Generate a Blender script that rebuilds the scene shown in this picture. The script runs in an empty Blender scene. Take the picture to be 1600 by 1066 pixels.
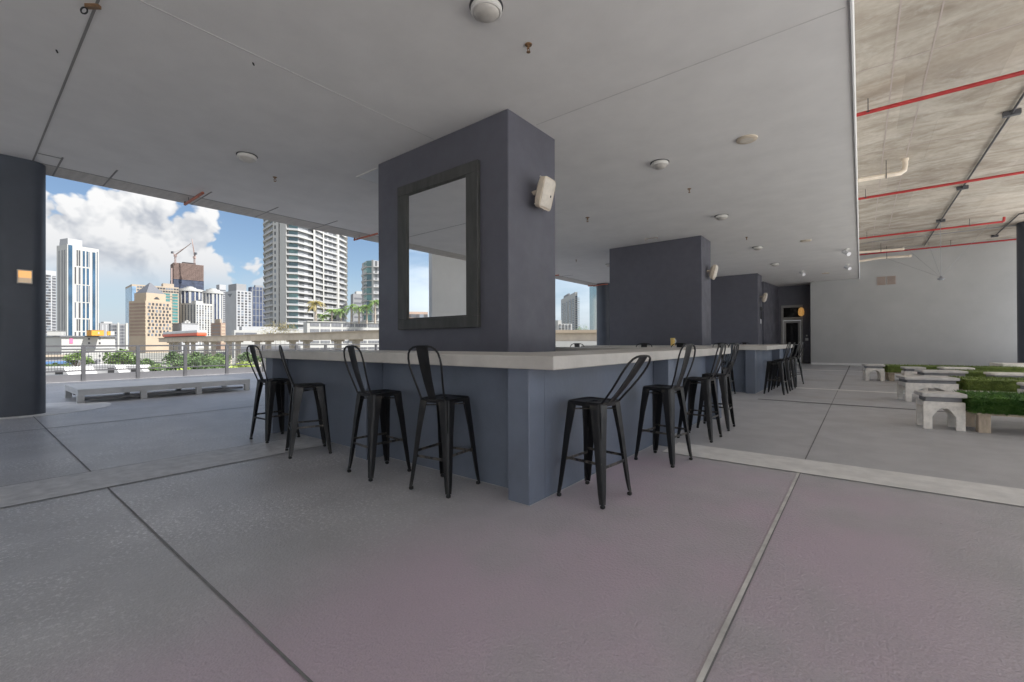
import bpy, math, random
import numpy as np
from mathutils import Vector, Matrix
random.seed(7)
PI = math.pi
S = bpy.context.scene
COL = S.collection

# ------------------------------------------------------------------ camera
CAM_H = 1.22
YAW, PITCH, ROLL, FPX = -0.67121835, 0.00364991, -0.00379256, 686.92
def cam_axes():
    f = Vector((math.sin(YAW)*math.cos(PITCH), math.cos(YAW)*math.cos(PITCH), math.sin(PITCH)))
    r = Vector((math.cos(YAW), -math.sin(YAW), 0)); u = r.cross(f)
    r2 = r*math.cos(ROLL)+u*math.sin(ROLL); u2 = r2.cross(f)
    return r2, u2, f
cr, cu, cf = cam_axes()
cam = bpy.data.cameras.new('camera'); camo = bpy.data.objects.new('camera', cam); COL.objects.link(camo)
cam.sensor_width = 36; cam.lens = FPX/1600*36; cam.clip_start = .05; cam.clip_end = 6000
camo.matrix_world = Matrix(((cr.x, cu.x, -cf.x, 0), (cr.y, cu.y, -cf.y, 0), (cr.z, cu.z, -cf.z, CAM_H), (0, 0, 0, 1)))
S.camera = camo

# ------------------------------------------------------------------ light
SUN_AZ, SUN_EL = math.radians(62), math.radians(54)      # azimuth from +Y towards +X
SKY_STRENGTH = 0.055
S.view_settings.view_transform = 'Standard'; S.view_settings.look = 'None'
S.view_settings.exposure = 1.27; S.view_settings.gamma = 1
sd = Vector((math.sin(SUN_AZ)*math.cos(SUN_EL), math.cos(SUN_AZ)*math.cos(SUN_EL), math.sin(SUN_EL)))
sl = bpy.data.lights.new('sun', 'SUN'); sl.energy = 5.0; sl.angle = math.radians(.5); sl.color = (1, .97, .92)
so = bpy.data.objects.new('sun', sl); COL.objects.link(so); so.rotation_euler = sd.to_track_quat('Z', 'Y').to_euler()
S.cycles.max_bounces = 10; S.cycles.diffuse_bounces = 6; S.cycles.glossy_bounces = 5
S.cycles.sample_clamp_indirect = 6.0; S.cycles.use_adaptive_sampling = True; S.cycles.adaptive_threshold = .025

def bearing(px): return YAW + math.atan((px-800)/FPX)
def skydir(px, py): return (cf + cr*((px-800)/FPX) + cu*((533-py)/FPX)).normalized()

class NT:
    def __init__(s, tree): s.t = tree; s.n = tree.nodes; s.l = tree.links
    def new(s, typ, **kw):
        n = s.n.new('ShaderNode'+typ)
        for k, v in kw.items():
            if k.startswith('i_'):
                s.put(n.inputs[int(k[2:]) if k[2:].isdigit() else k[2:].replace('_', ' ')], v)
            else: setattr(n, k, v)
        return n
    def put(s, inp, v):
        if hasattr(v, 'is_output') or isinstance(v, bpy.types.NodeSocket): s.l.new(v, inp)
        else: inp.default_value = v
    def math(s, op, a, b=None, c=None, clamp=False):
        n = s.n.new('ShaderNodeMath'); n.operation = op; n.use_clamp = clamp
        s.put(n.inputs[0], a)
        if b is not None: s.put(n.inputs[1], b)
        if c is not None: s.put(n.inputs[2], c)
        return n.outputs[0]
    def vmath(s, op, a, b=None):
        n = s.n.new('ShaderNodeVectorMath'); n.operation = op
        s.put(n.inputs[0], a)
        if b is not None: s.put(n.inputs[1], b)
        return n.outputs['Value'] if op in ('DOT_PRODUCT', 'LENGTH', 'DISTANCE') else n.outputs[0]
    def ramp(s, v, lo, hi, a=0., b=1., smooth=True):
        n = s.n.new('ShaderNodeMapRange'); n.interpolation_type = 'SMOOTHSTEP' if smooth else 'LINEAR'
        s.put(n.inputs[0], v); s.put(n.inputs[1], lo); s.put(n.inputs[2], hi); s.put(n.inputs[3], a); s.put(n.inputs[4], b)
        return n.outputs[0]
    def mix(s, f, a, b, mode='MIX'):
        n = s.n.new('ShaderNodeMix'); n.data_type = 'RGBA'; n.blend_type = mode
        s.put(n.inputs[0], f); s.put(n.inputs[6], a); s.put(n.inputs[7], b)
        return n.outputs[2]
    def noise(s, vec, scale, detail=3, rough=.55, dist=0):
        n = s.n.new('ShaderNodeTexNoise'); s.put(n.inputs['Vector'], vec)
        n.inputs['Scale'].default_value = scale; n.inputs['Detail'].default_value = detail
        n.inputs['Roughness'].default_value = rough; n.inputs['Distortion'].default_value = dist
        return n.outputs['Fac']

def c4(c): return (c[0], c[1], c[2], 1)

# sky: Nishita plus cumulus towers low in the west and bright fill cloud added elsewhere
def build_world():
    w = bpy.data.worlds.new('World'); S.world = w; w.use_nodes = True
    t = NT(w.node_tree); t.n.clear()
    out = t.new('OutputWorld'); bg = t.new('Background'); t.l.new(bg.outputs[0], out.inputs[0])
    sky = t.new('TexSky'); sky.sky_type = 'NISHITA'; sky.sun_disc = False
    sky.sun_elevation = SUN_EL; sky.sun_rotation = SUN_AZ; sky.air_density = 1.0; sky.dust_density = .6; sky.ozone_density = 2.5
    tc = t.new('TexCoord'); d = tc.outputs['Generated']
    A = skydir(260, 430); A = Vector((A.x, A.y, 0)).normalized()         # axis of the western cloud bank
    R = Vector((A.y, -A.x, 0))
    da = t.vmath('DOT_PRODUCT', d, tuple(A)); das = t.math('MAXIMUM', da, .05)
    uu = t.math('DIVIDE', t.vmath('DOT_PRODUCT', d, tuple(R)), das)
    sep = t.new('SeparateXYZ'); t.l.new(d, sep.inputs[0])
    vv = t.math('DIVIDE', sep.outputs[2], das)
    cmb = t.new('CombineXYZ'); t.l.new(uu, cmb.inputs[0]); t.l.new(vv, cmb.inputs[1]); p = cmb.outputs[0]
    def uv(px, py):
        q = skydir(px, py); k = q.dot(A); return q.dot(R)/k, q.z/k
    wn = t.new('TexNoise'); t.l.new(p, wn.inputs['Vector']); wn.inputs['Scale'].default_value = 7; wn.inputs['Detail'].default_value = 5
    warp = t.vmath('SCALE', t.vmath('SUBTRACT', wn.outputs['Color'], (.5, .5, .5))); warp.node.inputs['Scale'].default_value = .07
    pw = t.vmath('ADD', p, warp)
    # bodies of cloud in the bank, as angular discs
    field = None
    for px, py, rp in [(120, 375, 88), (190, 335, 58), (232, 372, 78), (150, 330, 42), (262, 345, 34), (292, 390, 58), (335, 424, 34),
                       (368, 422, 26), (345, 420, 30), (100, 440, 90), (200, 430, 100), (285, 440, 60), (70, 345, 50), (40, 330, 70), (-60, 380, 140), (300, 365, 26)]:
        cx, cy = uv(px, py); rx = abs(uv(px+rp, py)[0]-cx)
        dd = t.vmath('DISTANCE', pw, (cx, cy, 0))
        f = t.math('SUBTRACT', 1, t.math('DIVIDE', dd, rx))
        f = t.math('MULTIPLY', f, rx*6)
        field = f if field is None else t.math('SMOOTH_MAX', field, f, .05)
    def billow(vec):
        tot = None
        for sc, am in [(9, .5), (20, .27), (46, .15), (100, .08)]:
            v = t.new('TexVoronoi'); v.voronoi_dimensions = '2D'; v.feature = 'F1'
            t.put(v.inputs['Vector'], vec); v.inputs['Scale'].default_value = sc
            b = t.math('MULTIPLY', t.math('SUBTRACT', .62, v.outputs['Distance']), am)
            tot = b if tot is None else t.math('ADD', tot, b)
        return tot
    b0 = billow(pw)
    off = t.vmath('ADD', pw, (.016, .03, 0)); b1 = billow(off)
    h = t.math('ADD', field, t.math('MULTIPLY', b0, .95))
    alpha = t.ramp(h, .13, .22)
    alpha = t.math('MULTIPLY', alpha, t.ramp(vv, .06, .16))
    alpha = t.math('MULTIPLY', alpha, t.ramp(da, .1, .4))
    lit = t.math('ADD', .84, t.math('MULTIPLY', t.math('SUBTRACT', b0, b1), 3.0))
    soft = t.noise(pw, 5, 4)
    lit = t.math('ADD', lit, t.math('MULTIPLY', t.math('SUBTRACT', soft, .5), .8), clamp=True)
    lit = t.math('MULTIPLY', lit, t.ramp(vv, .08, .26, .5, 1))
    ccol = t.mix(lit, (4.0, 4.25, 4.7, 1), (7.4, 7.4, 7.4, 1))
    # thin streaks, plus bright cloud added out of view to light the interior
    mp = t.new('Mapping'); t.l.new(d, mp.inputs[0]); mp.inputs['Scale'].default_value = (1.2, 1.2, 5)
    n2 = t.noise(mp.outputs[0], 2.3, 6, .6, .4)
    a2 = t.math('MULTIPLY', t.ramp(n2, .5, .72), .5)
    lowsky = t.ramp(sep.outputs[2], 0, .17, .75, 0)
    side = t.ramp(t.vmath('DOT_PRODUCT', d, tuple(A)), .9, .2)
    n3 = t.noise(mp.outputs[0], 1.5, 7, .58, .2)
    fill_cloud = t.math('MULTIPLY', t.ramp(n3, .36, .6), t.math('MULTIPLY', side, .85))
    base = t.mix(t.math('MAXIMUM', a2, lowsky), sky.outputs[0], (4.1, 4.8, 6.0, 1))
    base = t.mix(fill_cloud, base, (13.0, 13.0, 13.2, 1))
    colr = t.mix(alpha, base, ccol)
    t.l.new(colr, bg.inputs[0]); bg.inputs[1].default_value = SKY_STRENGTH
build_world()

# ------------------------------------------------------------------ materials
MATS = {}
def mat(name, col, rough=.6, var=.12, vscale=3, bump=0, bscale=60, metal=0, spec=.5, streak=None, emit=None, estr=0, alpha=None, trans=0, coord='pos', detail=5):
    m = bpy.data.materials.new(name); m.use_nodes = True; t = NT(m.node_tree)
    b = t.n['Principled BSDF']
    b.inputs['Roughness'].default_value = rough; b.inputs['Metallic'].default_value = metal; b.inputs['Specular IOR Level'].default_value = spec
    if coord == 'pos': v = t.new('NewGeometry').outputs['Position']
    else: v = t.new('TexCoord').outputs['Object']
    if streak:
        mp = t.new('Mapping'); t.l.new(v, mp.inputs[0]); mp.inputs['Scale'].default_value = streak; vs = mp.outputs[0]
    else: vs = v
    if var:
        n = t.noise(vs, vscale, detail, .6)
        lo = tuple(x*(1-var) for x in col); hi = tuple(min(1, x*(1+var)) for x in col)
        t.l.new(t.mix(t.ramp(n, .3, .7, smooth=False), c4(lo), c4(hi)), b.inputs['Base Color'])
    else: b.inputs['Base Color'].default_value = c4(col)
    if bump:
        n = t.noise(v, bscale, 3, .6); bn = t.new('Bump'); bn.inputs['Strength'].default_value = bump; bn.inputs['Distance'].default_value = .01
        t.l.new(n, bn.inputs['Height']); t.l.new(bn.outputs[0], b.inputs['Normal'])
    if emit: b.inputs['Emission Color'].default_value = c4(emit); b.inputs['Emission Strength'].default_value = estr
    if trans: b.inputs['Transmission Weight'].default_value = trans
    MATS[name] = m; return m

def wv(t, P):
    n = t.new('TexNoise'); t.l.new(P, n.inputs['Vector']); n.inputs['Scale'].default_value = 1.4; n.inputs['Detail'].default_value = 5
    return t.vmath('SUBTRACT', n.outputs['Color'], (.5, .5, .5))
def floor_material():
    m = bpy.data.materials.new('coated_concrete_floor'); m.use_nodes = True; t = NT(m.node_tree); b = t.n['Principled BSDF']
    P = t.new('NewGeometry').outputs['Position']
    sx = t.new('SeparateXYZ'); t.l.new(P, sx.inputs[0]); X = sx.outputs[0]; Y = sx.outputs[1]
    big = t.noise(P, .55, 4, .6); mid = t.noise(P, 2.3, 5, .62); fine = t.noise(P, 55, 2, .6); grit = t.noise(P, 120, 2, .6)
    col = t.mix(t.ramp(mid, .3, .7), (.475, .473, .49, 1), (.56, .557, .575, 1))
    # rose tint in patches in the middle bay
    zone = t.math('MULTIPLY', t.ramp(X, -2.7, -1.7), t.ramp(Y, 5.1, 4.2))
    zone = t.math('MULTIPLY', zone, t.ramp(X, 1.4, -.2))
    pink = t.math('MULTIPLY', zone, t.ramp(t.math('ADD', big, t.math('MULTIPLY', t.math('SUBTRACT', mid, .5), .3)), .36, .6, .35, 1))
    col = t.mix(t.math('MULTIPLY', pink, .85), col, (.60, .48, .575, 1))
    # rust wash under the far bays
    rust = t.math('MULTIPLY', t.ramp(Y, 9, 12), t.ramp(t.noise(P, .8, 3), .5, .7, 0, .3))
    col = t.mix(rust, col, (.40, .345, .31, 1))
    # darker, glossier west side; glints off its bumps painted as pale specks
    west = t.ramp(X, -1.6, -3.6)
    dark = t.math('MULTIPLY', west, t.ramp(t.noise(P, .9, 5, .65), .35, .68, .38, .03))
    col = t.mix(dark, col, (.27, .272, .275, 1))
    glint_mask = t.ramp(t.noise(P, 38, 4, .75), .50, .64)
    glint_speck = t.math('MULTIPLY', t.math('MULTIPLY', west, glint_mask), t.ramp(t.noise(P, .95, 5, .65), .40, .62, .15, .8))
    col = t.mix(glint_speck, col, (.92, .92, .93, 1))
    # stains and scuffs
    st = t.ramp(t.noise(P, .4, 3, .5), .5, .75, 0, .22); col = t.mix(st, col, (.27, .265, .265, 1))
    # small dirt
    dirt = t.ramp(t.noise(P, 16, 1, .5), .80, .83, 0, .6)
    col = t.mix(dirt, col, (.15, .14, .14, 1))
    col = t.mix(t.ramp(grit, .3, .7, .0, .22), col, (.22, .22, .22, 1))
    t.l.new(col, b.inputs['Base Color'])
    t.l.new(t.ramp(west, 0, 1, .52, .34, smooth=False), b.inputs['Roughness'])
    bn = t.new('Bump'); bn.inputs['Strength'].default_value = .6; bn.inputs['Distance'].default_value = .013
    t.l.new(t.math('ADD', t.math('MULTIPLY', fine, .8), t.math('MULTIPLY', grit, .4)), bn.inputs['Height']); t.l.new(bn.outputs[0], b.inputs['Normal'])
    b.inputs['Specular IOR Level'].default_value = .5
    MATS['floor'] = m
floor_material()

def raw_concrete_material():
    m = bpy.data.materials.new('raw_board_concrete'); m.use_nodes = True; t = NT(m.node_tree); b = t.n['Principled BSDF']
    P = t.new('NewGeometry').outputs['Position']
    mp = t.new('Mapping'); t.l.new(P, mp.inputs[0]); mp.inputs['Scale'].default_value = (.55, 1.25, 1); mp.inputs['Rotation'].default_value = (0, 0, .2)
    n1 = t.noise(mp.outputs[0], 1.1, 8, .66, 1.2); n2 = t.noise(P, .45, 5, .65, .6); n3 = t.noise(P, 11, 4); n4 = t.noise(P, 3.1, 6, .7, .3)
    br = t.new('TexBrick'); t.l.new(P, br.inputs[0]); br.inputs['Scale'].default_value = 1; br.inputs['Mortar Size'].default_value = .006; br.inputs['Brick Width'].default_value = 1.22; br.inputs['Row Height'].default_value = 2.44
    br.inputs['Color1'].default_value = (.40, .40, .40, 1); br.inputs['Color2'].default_value = (.64, .64, .64, 1); br.inputs['Mortar'].default_value = (.38, .38, .38, 1)
    f = t.math('ADD', t.math('MULTIPLY', n1, .62), t.math('MULTIPLY', n2, .38))
    col = t.mix(t.ramp(f, .36, .62), (.29, .245, .195, 1), (.53, .485, .42, 1))
    col = t.mix(t.ramp(n4, .5, .72, 0, .45), col, (.58, .55, .50, 1))
    col = t.mix(t.ramp(n2, .52, .66, 0, .5), col, (.36, .30, .235, 1))
    col = t.mix(.35, col, br.outputs[0], 'OVERLAY')
    col = t.mix(t.ramp(n3, .3, .7, 0, .18), col, (.22, .19, .15, 1))
    t.l.new(col, b.inputs['Base Color']); b.inputs['Roughness'].default_value = .85
    bn = t.new('Bump'); bn.inputs['Strength'].default_value = .3; t.l.new(n3, bn.inputs['Height']); t.l.new(bn.outputs[0], b.inputs['Normal'])
    MATS['raw'] = m
raw_concrete_material()

def metal_black():
    m = bpy.data.materials.new('worn_black_metal'); m.use_nodes = True; t = NT(m.node_tree); b = t.n['Principled BSDF']
    g = t.new('NewGeometry'); P = g.outputs['Position']
    wear = t.ramp(g.outputs['Pointiness'], .57, .70)
    wear = t.math('MULTIPLY', wear, t.ramp(t.noise(P, 22, 3), .38, .62))
    sc = t.ramp(t.noise(P, 38, 4, .7), .68, .74, 0, .7)
    col = t.mix(t.math('MAXIMUM', t.math('MULTIPLY', wear, .38), t.math('MULTIPLY', sc, .06)), (.010, .010, .011, 1), (.26, .23, .19, 1))
    t.l.new(col, b.inputs['Base Color']); t.l.new(t.ramp(t.noise(P, 9, 3), .3, .7, .34, .52), b.inputs['Roughness'])
    b.inputs['Metallic'].default_value = .15; MATS['black'] = m
metal_black()

def leaf_mat(name, a, c):
    m = bpy.data.materials.new(name); m.use_nodes = True; t = NT(m.node_tree); b = t.n['Principled BSDF']
    P = t.new('NewGeometry').outputs['Position']; n = t.noise(P, 1.2, 4, .7); n2 = t.noise(P, 9, 1)
    t.l.new(t.mix(t.ramp(t.math('ADD', t.math('MULTIPLY', n, .6), t.math('MULTIPLY', n2, .4)), .35, .65), c4(a), c4(c)), b.inputs['Base Color'])
    b.inputs['Roughness'].default_value = .6; b.inputs['Subsurface Weight'].default_value = 0
    MATS[name] = m
leaf_mat('leaf_dark', (.035, .075, .02), (.10, .17, .045)); leaf_mat('leaf_bright', (.15, .22, .03), (.30, .36, .07))
leaf_mat('leaf_mid', (.055, .12, .025), (.17, .25, .06)); leaf_mat('leaf_dry', (.16, .14, .04), (.32, .25, .08))
leaf_mat('turf', (.04, .12, .016), (.12, .235, .045)); leaf_mat('turf_old', (.09, .14, .02), (.18, .24, .045))

mat('ceiling', (.74, .72, .70), .9, .045, 1.6, .12, 40, streak=(1, 1, 1))
mat('ceiling_edge', (.52, .485, .45), .9, .12, 2, .2, 30, streak=(1, 6, 1))
mat('navy', (.108, .108, .132), .55, .07, 5, .12, 26)
mat('navy_skylit', (.155, .182, .235), .5, .10, 4, .2, 20)  # pillar navy with bluish sky light put into the colour
mat('counter', (.54, .515, .475), .5, .12, 3.2, .3, 45)
mat('bounce_pale', (.68, .69, .70), .8, .08, .6, .2, 20)  # pale surface for the unseen sheets that bounce sunlight
mat('strip', (.78, .77, .755), .6, .12, 5, .4, 90)
mat('strip_worn', (.55, .55, .555), .5, .18, 8, .5, 70)
mat('joint', (.20, .20, .205), .8, .2, 6); mat('joint_pale', (.64, .63, .61), .7, .2, 8); mat('joint_black', (.03, .03, .032), .7, 0)
mat('seam', (.58, .565, .55), .9, .1); mat('seam_dark', (.26, .25, .24), .9, .1)
mat('greywall', (.43, .43, .425), .85, .05, 1.1, .1, 22)
mat('whitewall', (.74, .74, .73), .8, .05, 1)
mat('column', (.055, .064, .083), .45, .1, 3, .1, 30)
mat('frame', (.062, .062, .058), .6, .3, 9, .3, 45, streak=(1, 1, .2))
mm = mat('mirror', (.9, .91, .91), .015, 0, metal=1)
mat('beige', (.62, .53, .42), .5, .12, 14, coord='obj'); mat('beige_grille', (.66, .60, .52), .6, .1, 20, coord='obj')
mat('dark', (.012, .012, .014), .5, 0); mat('chrome', (.55, .54, .52), .3, .1, 12, metal=.8)
mat('lens', (.50, .47, .43), .35, .1, 9, coord='obj'); mat('lampring', (.70, .68, .64), .4, .08, 8)
mat('brass', (.25, .15, .08), .45, .2, 20, metal=.5); mat('redpipe', (.40, .03, .03), .45, .12, 5); mat('redpipe_dull', (.42, .12, .07), .6, .2, 8)
mat('pvc', (.80, .70, .58), .4, .08, 6); mat('conduit', (.05, .05, .055), .5, .1); mat('cable', (.25, .26, .28), .5, 0)
mat('whitewood', (.80, .76, .70), .6, .15, 12, .25, 50, coord='obj'); mat('greytop', (.60, .575, .55), .6, .12, 10, .2, 50, coord='obj')
mat('oldwood', (.52, .43, .33), .75, .35, 14, .4, 50, coord='obj', streak=(1, 1, .25))
mat('deckwood', (.66, .655, .645), .6, .15, 3, .2, 40, streak=(4, .4, 1)); mat('deckwood_dark', (.24, .24, .25), .7, .15, 5)
mat('rail', (.075, .075, .082), .5, .1, 4); mat('railpanel', (.115, .115, .125), .55, .06, 3); mat('wire', (.05, .05, .055), .5, 0)
mat('warm', (.9, .7, .4), .4, 0, emit=(1, .45, .10), estr=.3); mat('frost', (.65, .6, .52), .4, 0, emit=(1, .62, .3), estr=.12)
mat('amber', (.75, .45, .15), .35, .2, 30, emit=(1, .5, .14), estr=.12)
mat('yellow', (.72, .50, .14), .3, .15, 25); mat('paperwhite', (.75, .75, .73), .6, 0)
mat('doorframe', (.30, .29, .275), .5, .08); mat('doorglass', (.012, .012, .012), .08, 0)
mat('steel', (.5, .5, .5), .35, 0, metal=.7); mat('vent', (.42, .36, .33), .7, .1)
mat('switch', (.8, .8, .82), .4, 0)
# city
mat('ground', (0.180, 0.180, 0.162), .9, .3, .05); mat('lot', (.17, .17, .165), .85, .15, .4); mat('asphalt', (.10, .10, .105), .9, .2, .3); mat('concrete', (.40, .345, .28), .8, .15, .5)
mat('concrete_col', (.36, .325, .28), .85, .15, .8); mat('city_white', (0.360, 0.360, 0.348), .7, .05, .1); mat('city_white2', (0.310, 0.316, 0.329), .7, .05, .1)
mat('city_grey', (0.205, 0.208, 0.217), .7, .06, .1); mat('city_dark', (.11, .115, .13), .5, .1, .1); mat('tan', (.335, .272, .205), .8, .07, .1)
mat('tan_pale', (0.310, 0.260, 0.205), .8, .07, .1); mat('brown', (0.264, 0.192, 0.152), .8, .1, .1); mat('rustbrown', (.035, .028, .028), .8, .3, .15)
mat('slabbrown', (.17, .12, .105), .8, .1, .2); mat('dimglass', (.10, .105, .11), .4, .3, .3); mat('netting', (.035, .045, .075), .8, .5, .2); mat('slate', (.07, .075, .09), .6, .1, .2); mat('recess', (.045, .045, .05), .5, .1)
mat('glass_blue', (.035, .075, .125), .12, .4, .08); mat('glass_teal', (.06, .17, .17), .12, .35, .1); mat('glass_navy', (.05, .065, .11), .15, .4, .15)
mat('glass_green', (.12, .22, .22), .15, .35, .12); mat('glass_pale', (.16, .25, .36), .15, .4, .1); mat('orange', (0.496, 0.240, 0.032), .6, .1)
mat('trainred', (0.496, 0.080, 0.032), .5, .05); mat('pinkbanner', (.55, .13, .25), .6, .1); mat('cranepaint', (.32, .24, .22), .6, .1)
mat('bark', (.14, .11, .09), .9, .2, 5); mat('palmtrunk', (.30, .26, .22), .9, .2, 5)
mat('carwhite', (0.408, 0.408, 0.408), .3, 0); mat('carsilver', (.35, .36, .38), .3, 0, metal=.3); mat('cardark', (.04, .045, .05), .3, 0); mat('tyre', (.02, .02, .02), .8, 0)
mat('carred', (.30, .03, .03), .3, 0); mat('sign_blue', (.06, .14, .30), .5, 0); mat('soffit_above', (.45, .45, .45), .8, .05)

for nm in ('navy', 'navy_skylit'):      # roller marks, pale scuffs and scratches in the paint
    m = MATS[nm]; t = NT(m.node_tree); b = t.n['Principled BSDF']; P = t.new('NewGeometry').outputs['Position']
    src = b.inputs['Base Color'].links[0].from_socket
    mp = t.new('Mapping'); t.l.new(P, mp.inputs[0]); mp.inputs['Scale'].default_value = (1, 1, 4); mp.inputs['Rotation'].default_value = (.3, .5, .2)
    sc = t.math('MULTIPLY', t.ramp(t.noise(mp.outputs[0], 5, 7, .8, .5), .62, .70), t.ramp(t.noise(P, .9, 3), .48, .62))
    cl = t.ramp(t.noise(P, .7, 4, .6), .35, .7, 0, .28)
    col = t.mix(cl, src, (.085, .085, .098, 1)); col = t.mix(t.math('MULTIPLY', sc, .30), col, (.34, .34, .37, 1)); t.l.new(col, b.inputs['Base Color'])
    t.l.new(t.ramp(t.noise(P, 2, 4), .3, .7, .42, .62), b.inputs['Roughness'])
for nm, c2 in (('recess', (.13, .15, .18)), ('dimglass', (.22, .23, .24)), ('glass_green', (.07, .12, .14))):
    m = MATS[nm]; t = NT(m.node_tree); b = t.n['Principled BSDF']; src = b.inputs['Base Color'].links[0].from_socket
    oi = t.new('ObjectInfo'); t.l.new(t.mix(t.ramp(oi.outputs['Random'], .45, .95), src, c4(c2)), b.inputs['Base Color'])

# ------------------------------------------------------------------ mesh helpers
class MB:
    def __init__(s): s.v = []; s.f = []
    def add(s, vs, fs):
        o = len(s.v); s.v += [tuple(v) for v in vs]; s.f += [tuple(i+o for i in f) for f in fs]; return s
    def box(s, x0, x1, y0, y1, z0, z1):
        return s.add([(x0, y0, z0), (x1, y0, z0), (x1, y1, z0), (x0, y1, z0), (x0, y0, z1), (x1, y0, z1), (x1, y1, z1), (x0, y1, z1)],
                     [(0, 3, 2, 1), (4, 5, 6, 7), (0, 1, 5, 4), (1, 2, 6, 5), (2, 3, 7, 6), (3, 0, 4, 7)])
    def bar(s, a, b, w, h, up=(0, 0, 1)):
        a = Vector(a); b = Vector(b); d = (b-a).normalized(); up = Vector(up)
        if abs(d.dot(up)) > .98: up = Vector((1, 0, 0))
        r = d.cross(up).normalized()*(w/2); u = r.cross(d).normalized()*(h/2)
        vs = [p+i*r+j*u for p in (a, b) for i, j in ((-1, -1), (1, -1), (1, 1), (-1, 1))]
        return s.add(vs, [(0, 1, 2, 3), (7, 6, 5, 4), (0, 4, 5, 1), (1, 5, 6, 2), (2, 6, 7, 3), (3, 7, 4, 0)])
    def tube(s, pts, r, n=8, closed=False, rs=None):
        pts = [Vector(p) for p in pts]; m = len(pts); rings = []
        ref = None
        for i, p in enumerate(pts):
            a = pts[i-1] if (i > 0 or closed) else p; b = pts[(i+1) % m] if (i < m-1 or closed) else p
            d = (b-a).normalized()
            if ref is None:
                ref = Vector((0, 0, 1)) if abs(d.z) < .9 else Vector((1, 0, 0))
            u = (ref - d*ref.dot(d)).normalized(); ref = u; w = d.cross(u)
            rr = rs[i] if rs else r
            rings.append([p+u*math.cos(2*PI*k/n)*rr+w*math.sin(2*PI*k/n)*rr for k in range(n)])
        vs = [v for g in rings for v in g]; fs = []
        for i in range(m if closed else m-1):
            j = (i+1) % m
            for k in range(n): fs.append((i*n+k, i*n+(k+1) % n, j*n+(k+1) % n, j*n+k))
        if not closed: fs += [tuple(range(n-1, -1, -1)), tuple((m-1)*n+k for k in range(n))]
        return s.add(vs, fs)
    def lathe(s, prof, n=24, c=(0, 0, 0)):
        vs = []; fs = []
        for r, z in prof:
            for k in range(n): vs.append((c[0]+r*math.cos(2*PI*k/n), c[1]+r*math.sin(2*PI*k/n), c[2]+z))
        m = len(prof)
        for i in range(m-1):
            for k in range(n): fs.append((i*n+k, i*n+(k+1) % n, (i+1)*n+(k+1) % n, (i+1)*n+k))
        fs += [tuple(range(n-1, -1, -1)), tuple((m-1)*n+k for k in range(n))]
        return s.add(vs, fs)
    def prism(s, poly, z0, z1, axis='z'):
        n = len(poly)
        def m(p, z): return (p[0], p[1], z) if axis == 'z' else ((p[0], z, p[1]) if axis == 'y' else (z, p[0], p[1]))
        return s.add([m(p, z0) for p in poly]+[m(p, z1) for p in poly],
                     [tuple(range(n-1, -1, -1)), tuple(range(n, 2*n))]+[(i, (i+1) % n, n+(i+1) % n, n+i) for i in range(n)])
    def quad(s, *p): return s.add(p, [(0, 1, 2, 3)[:len(p)]])
    def mesh(s, name, m=None, smooth=False, bevel=0, seg=2):
        me = bpy.data.meshes.new(name); me.from_pydata(s.v, [], s.f); me.update()
        if m: me.materials.append(MATS[m] if isinstance(m, str) else m)
        import bmesh
        bm = bmesh.new(); bm.from_mesh(me); bmesh.ops.recalc_face_normals(bm, faces=bm.faces)
        if bevel: bmesh.ops.bevel(bm, geom=[e for e in bm.edges if e.calc_face_angle(0) > .5], offset=bevel, segments=seg, affect='EDGES', profile=.5)
        bm.to_mesh(me); bm.free()
        if smooth:
            for p in me.polygons: p.use_smooth = True
            me.set_sharp_from_angle(angle=math.radians(38))
        return me
    def build(s, name, m, parent=None, smooth=False, bevel=0, seg=2):
        return link(name, s.mesh(name, m, smooth, bevel, seg), parent)
def link(name, me, parent=None, loc=None, rot=None):
    o = bpy.data.objects.new(name, me); COL.objects.link(o); o.parent = parent
    if loc is not None: o.location = loc
    if rot is not None: o.rotation_euler = rot
    return o
def tag(o, label=None, cat=None, group=None, kind=None):
    if label: o['label'] = label
    if cat: o['category'] = cat
    if group: o['group'] = group
    if kind: o['kind'] = kind
    return o
def thing(name, label, cat, loc=(0, 0, 0), rz=0, group=None):
    o = bpy.data.objects.new(name, None); COL.objects.link(o); o.location = loc; o.rotation_euler = (0, 0, rz); o.empty_display_size = .2
    return tag(o, label, cat, group)
def struct(name, mb, m, **kw): return tag(mb.build(name, m, **kw), kind='structure')
def dup(root, loc, rz, label, group=None):
    r = root.copy(); COL.objects.link(r); r.location = loc; r.rotation_euler = (0, 0, rz); r['label'] = label
    if group: r['group'] = group
    for ch in list(root.children):
        c = ch.copy(); COL.objects.link(c); c.parent = r
        for g in ch.children:
            d = g.copy(); COL.objects.link(d); d.parent = c
    return r

# ================================================================== SETTING
ZC, ZR = 4.40, 5.65          # painted soffit, raw slab
XE, XS, XR = -11.95, -0.07, 7.7  # last one: unseen right roof edge, shaped for the light it lets in
YB, YW = -20.0, 28.3          # unseen rear roof edge shaped for the light, back wall
GZ = -4.5                    # street level
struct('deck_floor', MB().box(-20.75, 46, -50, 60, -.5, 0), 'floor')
struct('ground', MB().add([(-3500, -3500, GZ), (3500, -3500, GZ), (3500, 3500, GZ), (-3500, 3500, GZ)], [(0, 1, 2, 3)]), 'ground')
struct('deck_side_wall', MB().box(-20.7, 45, -49.9, 59.9, GZ, -.51), 'concrete')
struct('ceiling', MB().box(XE, XS, YB, 31.5, ZC, 12.6), 'ceiling')
struct('raw_ceiling', MB().box(XS+.003, XR, YB, 31.5, ZR, 12.6), 'raw')
struct('ceiling_trim', MB().box(XS+.004, XS+.022, YB, YW-.01, ZC-.02, ZR-.005), 'whitewall')
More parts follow.
